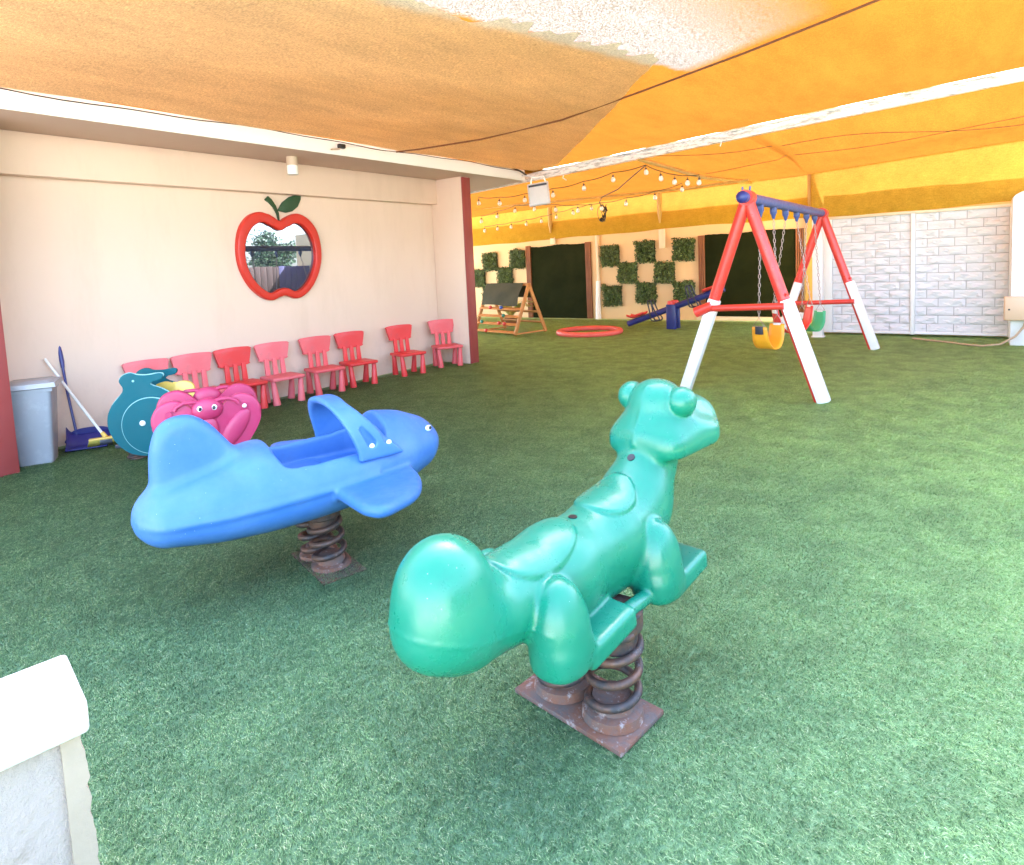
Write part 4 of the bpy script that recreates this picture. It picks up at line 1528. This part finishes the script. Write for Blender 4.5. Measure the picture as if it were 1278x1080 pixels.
# ================================================================== CHAIRS
def chair_mesh():
    ms = {}
    ms['seat'] = MB().box((0, 0, .292), (.385, .33, .038), bev=.012, seg=3)
    o = smooth_loop([(-.15, .475), (-.168, .50), (-.20, .62), (-.203, .65), (-.18, .672), (0, .682), (.18, .672), (.203, .65), (.20, .62), (.168, .50), (.15, .475), (0, .468)], 60)
    ms['backrest'] = MB().prism(o, .034, Matrix.Translation((0, .172, 0)) @ Matrix.Translation((0, 0, .30)) @ Matrix.Rotation(R(-6), 4, 'X') @ Matrix.Translation((0, 0, -.30)) @ PANEL, bev=.011, seg=3)
    ms['spindle'] = MB().prism([(-.030, -.012), (.030, -.012), (.024, .20), (-.024, .20)], .028, Matrix.Translation((0, .150, .298)) @ Matrix.Rotation(R(-6), 4, 'X') @ PANEL, bev=.006)
    ms['leg'] = MB().lathe([(.041, .004), (.042, .012), (.026, .274), (.024, .28)], 16)
    return {k: v.mesh(k, None, 40) for k, v in ms.items()}
CH = chair_mesh()
chair_cols = {}
for key in ('chairred', 'chairfade', 'chairpink'):
    chair_cols[key] = {k: (lambda q: (q.materials.append(M[key]), q)[1])(v.copy()) for k, v in CH.items()}
CHP = [  # y centre, x centre, turn, colour, label
    (2.735, -6.36, 84, 'chairpink', 'pale faded red child chair behind the teal fish, nearest the grey bin'),
    (3.19, -6.36, 86, 'chairpink', 'pale faded red child chair behind the yellow seat back and butterfly'),
    (3.645, -6.37, 86, 'chairred', 'bright red child chair half hidden behind the butterfly wing'),
    (4.10, -6.34, 84, 'chairpink', 'pale faded red child chair with scuffed backrest just past the butterfly'),
    (4.67, -6.33, 80, 'chairfade', 'faded red child chair with pale seat, next to a bright red chair'),
    (5.19, -6.33, 78, 'chairred', 'bright red child chair below the right side of the apple window'),
    (6.02, -6.28, 78, 'chairred', 'red child chair standing alone, second from the pilaster'),
    (6.77, -6.24, 62, 'chairfade', 'faded red child chair tucked beside the red pilaster'),
]
proto = {}
def make_chair(key):
    t = thing('child_chair', 'x', 'chair')
    ms = chair_cols[key]
    for k in ('seat', 'backrest'):
        part(k, ms[k], None, t)
    for x in (-.095, 0, .095):
        part('spindle', ms['spindle'], None, t, loc=(x, 0, 0))
    for sx, sy in ((-1, -1), (1, -1), (1, 1), (-1, 1)):
        part('leg', ms['leg'], None, t, loc=(sx * .148, sy * .118, 0), rot=(R(3.5) * sy, -R(3.5) * sx * -1, 0))
    return t
for y, x, a_, key, lab in CHP:
    if key not in proto:
        t = proto[key] = make_chair(key)
    else:
        src = proto[key]
        t = src.copy()
        COL.objects.link(t)
        for ch in list(src.children):
            c = ch.copy()
            COL.objects.link(c)
            c.parent = t
    t['label'] = lab
    t['group'] = 'small red chairs along the wall'
    t.location = (x, y, .004)
    t.rotation_euler = (0, 0, R(a_))

# ================================================================== BIN, DUSTPAN, BROOM
bn = thing('rubbish_bin', 'grey plastic rubbish bin with lid beside the red pilaster', 'bin', (-6.22, 1.715, .003), R(64))
def frustum(w0, d0, w1, d1, z0, z1, r=.02):
    mb = MB()
    mb.box((0, 0, 0), (1, 1, 1))
    for v in mb.bm.verts:
        f = v.co.z + .5
        v.co = Vector((v.co.x * (w0 + (w1 - w0) * f), v.co.y * (d0 + (d1 - d0) * f), z0 + (z1 - z0) * f))
    es = [e for e in mb.bm.edges if abs(e.verts[0].co.z - e.verts[1].co.z) > .1]
    bmesh.ops.bevel(mb.bm, geom=es, offset=r, segments=3, profile=.5, affect='EDGES')
    return mb
part('bucket', frustum(.235, .225, .315, .30, .0, .625, .03), M['greyplastic'], bn)
part('rim', frustum(.33, .315, .335, .32, .60, .628, .03), M['greyplastic'], bn)
part('lid', frustum(.385, .355, .375, .345, .634, .672, .03), M['binlid'], bn)
part('lid_panel', frustum(.32, .295, .26, .24, .673, .688, .03), M['binlid'], bn)

dp = thing('dustpan', 'dark blue long handled dustpan lying against the wall', 'dustpan', (-6.33, 2.12, .012), R(62))
def pan_fn(u, v):
    x = (u - .5) * (.36 - .05 * (1 - v))
    y = -.13 + .26 * v
    z = .010 + .11 * max(0, v - .45) ** 1.5 * 2.0 + .07 * (abs(u - .5) * 2) ** 6 * v
    return Vector((x, y, z))
mb = MB().grid(pan_fn, 18, 14)
o = part('pan', mb, M['navyplastic'], dp, 50)
sm = o.modifiers.new('thickness', 'SOLIDIFY')
sm.thickness = .007
part('pan_hood', MB().prism(smooth_loop([(-.17, .0), (-.175, .06), (-.12, .115), (0, .13), (.12, .115), (.175, .06), (.17, .0)], 40), .012, Matrix.Translation((0, .125, .02)) @ PANEL, bev=.004), M['navyplastic'], dp)
o = MB().tube([(-.10, .12, .07), (-.155, .20, .50), (-.175, .235, .74)], .011, 10)
part('handle', o, M['navyplastic'], dp)
part('grip', MB().tube([(-.172, .23, .70), (-.176, .238, .76), (-.19, .258, .90), (-.191, .259, .915)], [.014, .018, .017, .012], 10), M['navyplastic'], dp)

br = thing('broom', 'broom with white stick and yellow bristles leaning on the wall', 'broom', (-6.18, 2.205, .012), R(66))
part('broom_head', MB().box((0, 0, .075), (.255, .045, .022), bev=.008), M['yellowplastic'], br)
def bristles(x0, x1, mt):
    r = np.random.default_rng(int((x0 + 1) * 100))
    n = 260
    p = np.stack([r.uniform(x0, x1, n), r.uniform(-.018, .018, n)], 1)
    sp = np.stack([p[:, 0] * .14 + r.normal(0, .006, n), p[:, 1] * .9 + r.normal(0, .006, n)], 1)
    z0 = np.full(n, .068)
    V = []
    for dx, dy in ((.0025, 0), (-.0012, .002), (-.0012, -.002)):
        V.append(np.stack([p[:, 0] + dx, p[:, 1] + dy, z0], 1))
    V.append(np.stack([p[:, 0] + sp[:, 0], p[:, 1] + sp[:, 1], r.uniform(.0, .010, n)], 1))
    V = np.stack(V, 1).reshape(-1, 3)
    b = np.arange(n)[:, None] * 4
    F = np.concatenate([b + [0, 1, 3], b + [1, 2, 3], b + [2, 0, 3]])
    return mesh_np('bristles', V, F, mt)
part('bristles', bristles(-.125, -.045, M['bristle']), None, br)
part('bristles', bristles(-.045, .045, M['bristlegrey']), None, br, label='grey bristles in the middle of the head')
part('bristles', bristles(.045, .125, M['bristle']), None, br)
part('stick_socket', MB().tube([(0, .0, .083), (-.025, .02, .125)], [.020, .016], 12), M['yellowplastic'], br)
st = Vector((-.41, .285, .80))
part('stick', MB().tube([(-.02, .012, .11), st * .5 + Vector((-.01, .01, .05)), st], .0115, 10), M['broomwhite'], br)

# ================================================================== BACK OF THE YARD
# climbing frame
cf = thing('climbing_frame', 'wooden A shaped climbing frame with olive canvas by the far wall', 'climbing frame', (-7.95, 10.62, 0), R(-13))
W2, D2, HT = .66, .43, 1.03
def fpt(sx, f, back=False):
    """Point on the front (or back) legs: f = 0 foot, 1 apex."""
    return Vector((sx * W2, (D2 if back else -D2) * (1 - f), HT * f))
for sx in (-1, 1):
    for bk in (False, True):
        part('leg', MB().bar(fpt(sx, 0, bk) + Vector((0, 0, .03)), fpt(sx, 1.02, bk), .07, .04, .006, upv=(1, 0, 0)), M['climbwood'], cf)
    part('floor_rail', MB().bar(fpt(sx, .05), fpt(sx, .05, True), .04, .03, .004), M['climbwood'], cf)
part('ridge_rail', MB().bar(fpt(-1.05, 1.0), fpt(1.05, 1.0), .05, .05, .006), M['climbwood'], cf)
for k, f in enumerate((.09, .24, .39, .54)):
    p, q = fpt(-1.03, f), fpt(1.0, f)
    off = Vector((0, -.035, -.01))
    part('slat', MB().bar(p + off, q + off, .022, .085, .005, upv=(0, 1, .42)), M['climbwood'], cf)
for k, f in enumerate((.22, .44)):
    off = Vector((0, .03, 0))
    part('slat', MB().bar(fpt(-1.0, f, True) + off, fpt(1.0, f, True) + off, .022, .10, .005, upv=(0, 1, -.42)), M['climbwood'], cf)
def canv(u, v):
    f = 1.015 - .44 * v
    p = fpt(-.98 + 1.80 * u, f)
    return p + Vector((.006 * math.sin(v * 9), -.055 - .02 * math.sin(PI * v) - .010 * math.sin(u * 11 + v * 5), .018 + .012 * math.sin(u * 6) * v))
part('canvas', MB().grid(canv, 24, 12), M['canvas'], cf, 80)
def canv2(u, v):
    f = 1.015 - .30 * v
    return fpt(-.98 + 1.80 * u, f, True) + Vector((0, .055 + .02 * math.sin(PI * v), .018))
part('canvas', MB().grid(canv2, 24, 10), M['canvas'], cf, 80)
for x, f, k in ((-.30, .54, 'holdr'), (.06, .545, 'holdb'), (.20, .39, 'holdg'), (-.46, .25, 'holdg'), (.12, .245, 'holdr'), (-.24, .085, 'holdr'), (.30, .235, 'holdr')):
    p = fpt(0, f)
    part('climbing_hold', MB().ball((x, p.y - .065, p.z + .005), (.052, .032, .042), 10), M[k], cf)
# potted plant behind the frame
t = thing('potted_plant', 'pale leafy plant in a low pot behind the climbing frame', 'plant', (-8.75, 11.75, 0))
part('pot', MB().lathe([(.11, 0), (.15, .20), (.16, .21), (.14, .21)], 18), M['slat'], t)
a = NT('pale_yellow_leaf')
a.col(a.mix(a.noise(9, 3), (.30, .34, .07), (.55, .52, .16)))
a.rough(.5)
M['paleleaf'] = a.m
rr = random.Random(12)
for k in range(22):
    an, ln, rise = rr.uniform(0, 2 * PI), rr.uniform(.35, .62), rr.uniform(.25, .50)
    wv = rr.uniform(.035, .055)
    def leaf(u, v, an=an, ln=ln, rise=rise, wv=wv):
        d = ln * u
        z = .20 + rise * math.sin(min(1, u * 1.15) * PI * .62) * 1.05
        w_ = wv * math.sin(PI * (.08 + .92 * u)) ** .7 * (v - .5) * 2
        return Vector((d * math.cos(an) - w_ * math.sin(an), d * math.sin(an) + w_ * math.cos(an), z + .02 * abs(v - .5)))
    part('leaf', MB().grid(leaf, 7, 2), M['paleleaf'], t, 80)

# red ring
rg = part('play_ring', MB().tube([(.61 * math.cos(2 * PI * k / 56), .61 * math.sin(2 * PI * k / 56), .045) for k in range(56)], .055, 12, closed=True), M['ring'])
tag(rg, 'red ring lying flat on the grass near the seesaw', 'play ring')
rg.location = (-6.16, 10.87, .006)

# seesaw
ss = thing('seesaw', 'dark blue seesaw with red seats in front of the leafy squares', 'seesaw', (-4.885, 12.05, 0), R(2))
part('post', MB().box((-.0, -.11, .255), (.19, .09, .51), bev=.02), M['navy'], ss)
part('post', MB().box((-.0, .11, .255), (.19, .09, .51), bev=.02), M['navy'], ss)
for x in (0,):
    for y in (-.11, .11):
        part('post_cap', MB().tube([(x, y, .51), (x, y, .57), (x, y, .58)], [.075, .07, .05], 14), M['seesawred'], ss)
pl_, ph_ = Vector((-.98, 0, .09)), Vector((1.02, 0, .80))
part('beam', MB().tube([pl_, ph_], .062, 14), M['navy'], ss)
ud = (ph_ - pl_).normalized()
for k, f in ((0, .10), (1, .90)):
    c = pl_ + (ph_ - pl_) * f
    def seat_fn(u, v, c=c, k=k):
        x = (v - .5) * .40
        if k:
            x = -x
        y = (u - .5) * .26
        z = .07 + .13 * max(0, .35 - v) ** 1.3 * 2.2 + .05 * (abs(u - .5) * 2) ** 4
        return c + Vector((x * ud.x, y, x * ud.z + z))
    o = part('seat', MB().grid(seat_fn, 10, 14), M['seesawred'], ss, 60)
    o.modifiers.new('thickness', 'SOLIDIFY').thickness = .02
    h = pl_ + (ph_ - pl_) * (.30 if k == 0 else .70)
    loop = smooth_loop([(-.04, -.13), (.09, -.13), (.115, -.08), (.06, .0), (.0, .12), (-.05, .25), (-.09, .285), (-.125, .25), (-.09, .08), (-.07, -.06)], 40)
    for sy in (-.085, .085):
        part('handle', MB().tube([(h.x + x * (1 if k == 0 else 1), sy, h.z + z) for x, z in loop], .014, 8, closed=True), M['darkmetal'], ss)

# swing set
sw = thing('swing_set', 'red and white A frame swing set with blue top bar', 'swing set', (0, 0, 0))
apN, apF = Vector((-1.825, 6.46, 2.0)), Vector((-1.80, 10.14, 1.985))
part('top_bar', MB().tube([apN + Vector((0, -.14, .0)), apF + Vector((0, .06, 0))], .055, 16), M['swingblue'], sw)
part('end_cap', MB().ball((apN.x, apN.y - .16, apN.z), (.060, .045, .060), 16), M['navy'], sw)
part('bolt', MB().tube([apN + Vector((.03, -.02, .05)), apN + Vector((.04, -.02, .11))], .010, 8), M['swingblue'], sw)
part('bolt', MB().tube([apN + Vector((-.03, -.04, .05)), apN + Vector((-.03, -.04, .11))], .010, 8), M['swingblue'], sw)
def aframe(ap_, fr_, fl_, zb, near):
    part('collar', MB().tube([ap_ + Vector((0, -.075, 0)), ap_ + Vector((0, .075, 0))], .078, 16), M['swingred'], sw)
    for k, ft in enumerate((fr_, fl_)):
        a0 = ap_ + (ft - ap_) * .012
        lg = part('leg', MB().tube([a0, ft], .058, 14), M['swingred'], sw)
        d = (ft - ap_)
        p = ap_ + d * .505
        # pale sleeve strapped round the outer side of the lower leg
        offv = Vector((.030, -.020, 0)) if k == 0 else Vector((.014, -.026, 0))
        part('sleeve', MB().bar(p + offv, ft + offv + Vector((0, 0, .012)), .11, .11, .010, upv=(0, 1, 0)), M['swingwhite'], lg)
        part('bolt', MB().tube([p + Vector((.05, -.07, .05)), p + Vector((-.05, .07, .05))], .014, 8), M['swingred'], lg)
    f = 1 - zb / ap_.z
    a_ = ap_ + (fr_ - ap_) * f
    b_ = ap_ + (fl_ - ap_) * f
    part('cross_bar', MB().tube([a_ + Vector((0, -.07, 0)), b_ + Vector((-.06, -.07, -.03))], .034, 12), M['swingred'], sw)
    part('cross_bar_end', MB().tube([b_ + Vector((.02, -.08, 0)), b_ + Vector((-.15, -.08, -.07))], [.05, .056], 12), M['swingred'], sw)
aframe(apN, Vector((-1.155, 6.43, 0)), Vector((-2.52, 6.50, 0)), .93, True)
aframe(apF, Vector((-1.14, 10.13, 0)), Vector((-2.46, 10.14, 0)), .70, False)

def chain_mesh(L, seed):
    """A chain of real links hanging from z = 0 to -L."""
    mb = MB()
    n = int(L / .046)
    pitch = L / n
    for i in range(n):
        z = -pitch * (i + .5)
        a_, b_ = pitch * .42, .011
        pts_ = []
        for s_ in range(10):
            t_ = 2 * PI * s_ / 10
            u = b_ * math.cos(t_)
            w = a_ * math.sin(t_) * 1.35
            pts_.append((u, 0, z + w) if i % 2 == 0 else (0, u, z + w))
        mb.tube(pts_, .0042, 5, closed=True)
    return mb.mesh('chain', M['chain'], 80)
def u_seat(w, drop, d, mt):
    """A strap seat hung at both ends: narrow deep U, as left by hanging free."""
    def fn(u, v):
        t_ = (u - .5) * 2
        x = w * .5 * math.copysign(abs(t_) ** .7, t_) if abs(t_) < .62 else w * .5 * math.copysign(.62 ** .7 + (abs(t_) - .62) * .35, t_)
        z = -drop * (1 - abs(t_) ** 1.8)
        return Vector((x * 1.0, (v - .5) * d * (1 - .18 * t_ * t_), z))
    return MB().grid(fn, 26, 4)
YS_ = [6.92, 7.46, 8.02, 8.60, 9.18, 9.72]
SPEC = [(0, 'seatyellow', 'yellow strap swing seat hanging nearest the near legs', .65, .26, 12, .50),
        (2, 'seatred', 'red strap swing seat hanging between the yellow and the green one', .77, .34, 50, .54),
        (4, 'seatgreen', 'green strap swing seat hanging nearest the far legs', .60, .27, 22, .50)]
for i0, mt, lab, zs_, drop, tw, wd in SPEC:
    t = thing('swing', lab, 'swing', (-1.82, (YS_[i0] + YS_[i0 + 1]) / 2, 0), R(90), 'swings on the swing set')
    hy = (YS_[i0 + 1] - YS_[i0]) / 2
    for s in (-1, 1):
        x0 = s * hy
        tm_ = Matrix.Rotation(-R(tw), 4, 'Z')
        x1 = s * wd * .425
        top = Vector((x0, 0, 1.84))
        bot = tm_ @ Vector((x1, 0, zs_ + .10))
        part('hanger', MB().box((x0, 0, 1.925), (.055, .07, .10), bev=.015).tube([(x0, 0, 1.88), (x0, 0, 1.82)], [.030, .012], 10), M['swingblue'], t)
        c = part('chain', chain_mesh((top - bot).length, 1), None, t, loc=top)
        c.rotation_euler = Vector((0, 0, -1)).rotation_difference((bot - top).normalized()).to_euler()
        part('triangle_link', MB().tube([tm_ @ Vector(q) for q in ((x1, .0, zs_ + .105), (x1, .065, zs_ + .01), (x1, -.065, zs_ + .01))], .006, 6, closed=True), M['chain'], t)
        part('clamp', MB().box((x1 * .985, 0, zs_ - .035), (.024, .085, .085), tm_, bev=.004), M['darkmetal'] if (i0 == 0 and s < 0) else M['steelbolt'], t)
    seat_mb = u_seat(wd, drop, .20, mt)
    o = part('seat', seat_mb, M[mt], t, 60, loc=(0, 0, zs_), rot=(0, 0, -R(tw)))
    o.modifiers.new('thickness', 'SOLIDIFY').thickness = .012

# ================================================================== LAMPS, STRINGS, SMALL THINGS
wl = thing('ceiling_lamp', 'small cylinder lamp under the roof edge above the apple window', 'lamp', (-6.15, 4.305, ZS))
part('cap', MB().tube([(0, 0, -.002), (0, 0, -.10)], .062, 20), M['lampbeige'], wl)
part('shade', MB().tube([(0, 0, -.10), (0, 0, -.195), (0, 0, -.20)], [.060, .060, .05], 20), M['bulb'], wl)

cc_ = thing('security_camera', 'small dark camera on the white roof edge', 'camera', (XF + .004, 4.615, 2.83))
part('mount', MB().tube([(0, -.0, .03), (.035, 0, .03), (.05, 0, .01)], .012, 8), M['white'], cc_)
part('camera_body', MB().box((.05, .02, .02), (.055, .085, .05), bev=.012), M['black'], cc_)
part('visor', MB().box((.055, -.07, -.012), (.04, .11, .016), Matrix.Rotation(R(8), 4, 'X'), bev=.004), M['lampbeige'], cc_)
wirep = [(XF + .012, y, 2.905 + .012 * math.sin(y * 2.1) + .006 * math.sin(y * 5.7)) for y in np.linspace(-.4, 8.2, 48)]
tag(part('roof_cable', MB().tube(wirep, .005, 6), M['wire']), 'thin dark cable running along the white roof edge', 'cable')
tag(part('lamp_cable', MB().tube([(XF + .02, 7.3, 2.945), (XF + .03, 7.55, 2.925), (XF + .03, 7.8, 2.935), (XF + .06, 8.05, 2.89), (XF + .10, 8.16, 2.83)], .014, 8), M['wire']), 'black cable looping to the grey floodlight', 'cable')

fl_ = thing('floodlight', 'grey square floodlight hanging at the corner of the roof', 'floodlight', (-5.43, 8.16, 2.70), R(26))
tl = Matrix.Translation((0, 0, -.18)) @ Matrix.Rotation(R(-6), 4, 'Y') @ Matrix.Rotation(R(-12), 4, 'X')
part('housing', MB().box((0, .02, 0), (.33, .05, .36), tl, bev=.012), M['lampgrey'], fl_)
part('lens', MB().box((0, -.012, -.028), (.285, .012, .27), tl, bev=.004), M['lampglass'], fl_)
part('reflector_strip', MB().box((0, -.012, .135), (.285, .010, .03), tl, bev=.003), M['darkmetal'], fl_)
part('bracket', MB().tube([(-.12, .03, -.02), (-.10, .0, .07), (.08, .0, .08), (.12, .03, -.02)], .014, 8), M['white'], fl_)
part('bracket_arm', MB().bar((-.26, .06, .12), (.02, .02, .08), .04, .02, .004), M['lampgrey'], fl_)

bulb_me = MB().lathe([(.006, -.052), (.022, -.06), (.034, -.085), (.037, -.105), (.030, -.128), (.012, -.140)], 12).mesh('bulb', M['bulb'], 60)
sock_me = MB().lathe([(.004, .0), (.005, -.03), (.017, -.034), (.018, -.062), (.010, -.066)], 10).mesh('socket', M['wire'], 40)
def strand(pts_, label, thr, y_jit=0, drop=.045):
    pts_ = [Vector(p) for p in pts_]
    base = pts_[0].copy()
    t = thing('string_light', label, 'string light', base, 0, 'strings of garden bulbs under the amber net')
    L = []
    for i in range(len(pts_) - 1):
        p, q = pts_[i] - base, pts_[i + 1] - base
        for k in range(5):
            f = k / 5
            v = p.lerp(q, f)
            v.z -= .04 * math.sin(PI * f) * (q - p).length
            L.append(v)
    L.append(pts_[-1] - base)
    part('wire', MB().tube(L, thr, 6), M['wire'], t)
    for p in pts_:
        q = p - base
        s = part('socket', sock_me, None, t, loc=(q.x, q.y, q.z - drop + .03), rot=(random.uniform(-.1, .1), random.uniform(-.1, .1), 0))
        part('bulb', bulb_me, None, s)
A_ = [(-7.56, 2.75), (-7.07, 2.70), (-6.49, 2.70), (-5.89, 2.73), (-5.28, 2.78), (-4.73, 2.86), (-4.16, 2.905), (-3.92, 2.78), (-3.69, 2.70), (-3.49, 2.66), (-3.31, 2.65)]
strand([(x, 9.3, z) for x, z in A_], 'nearest bulb string, rising to the white beam behind the floodlight', .006)
B_ = [(-8.89, 2.56), (-8.42, 2.63), (-7.94, 2.71), (-7.44, 2.70), (-6.93, 2.64), (-6.4, 2.58), (-5.86, 2.57), (-5.33, 2.61), (-4.76, 2.67), (-4.23, 2.76)]
strand([(x, 11.0, z) for x, z in B_], 'middle bulb string under the thin pole', .006)
C_ = [(-10.25, 2.47), (-9.82, 2.49), (-9.38, 2.51), (-8.91, 2.54), (-8.48, 2.58), (-8.04, 2.64), (-7.58, 2.70), (-7.08, 2.76)]
strand([(x, 12.8, z) for x, z in C_], 'farthest bulb string, in front of the mustard net', .006)
tag(part('hanging_cable', MB().tube([(-4.16, 9.3, 2.90), (-4.7, 9.9, 2.82), (-5.3, 10.6, 2.74), (-5.95, 11.2, 2.70), (-6.12, 11.4, 2.62), (-6.1, 11.45, 2.52)], .010, 6), M['wire']), 'brown cable swooping from the beam to the tangle of plugs', 'cable')
tg = thing('plug_tangle', 'tangled black bundle of cables and plugs hanging under the net', 'cable bundle', (-6.08, 11.5, 2.52))
r = random.Random(4)
mbw = MB()
for k in range(5):
    mbw.tube([(r.uniform(-.05, .05), r.uniform(-.05, .05), .05 - .08 * i + r.uniform(-.02, .02)) for i in range(5)], .008, 6)
mbw.tube(smooth_loop([(-.13, .0), (-.14, -.15), (-.10, -.26), (-.02, -.28), (.0, -.1), (-.02, .05)], 24) and [(x, 0, z) for x, z in smooth_loop([(-.13, .0), (-.14, -.15), (-.10, -.26), (-.02, -.28), (.0, -.1), (-.02, .05)], 24)], .005, 6, closed=True)
part('cables', mbw, M['wire'], tg)
for k in range(9):
    part('plug', MB().box((0, 0, 0), (.035, .03, .06), bev=.006), M['black'], tg, loc=(r.uniform(-.06, .06), r.uniform(-.04, .04), r.uniform(-.30, .0)), rot=(r.uniform(-.6, .6), r.uniform(-.6, .6), 0))
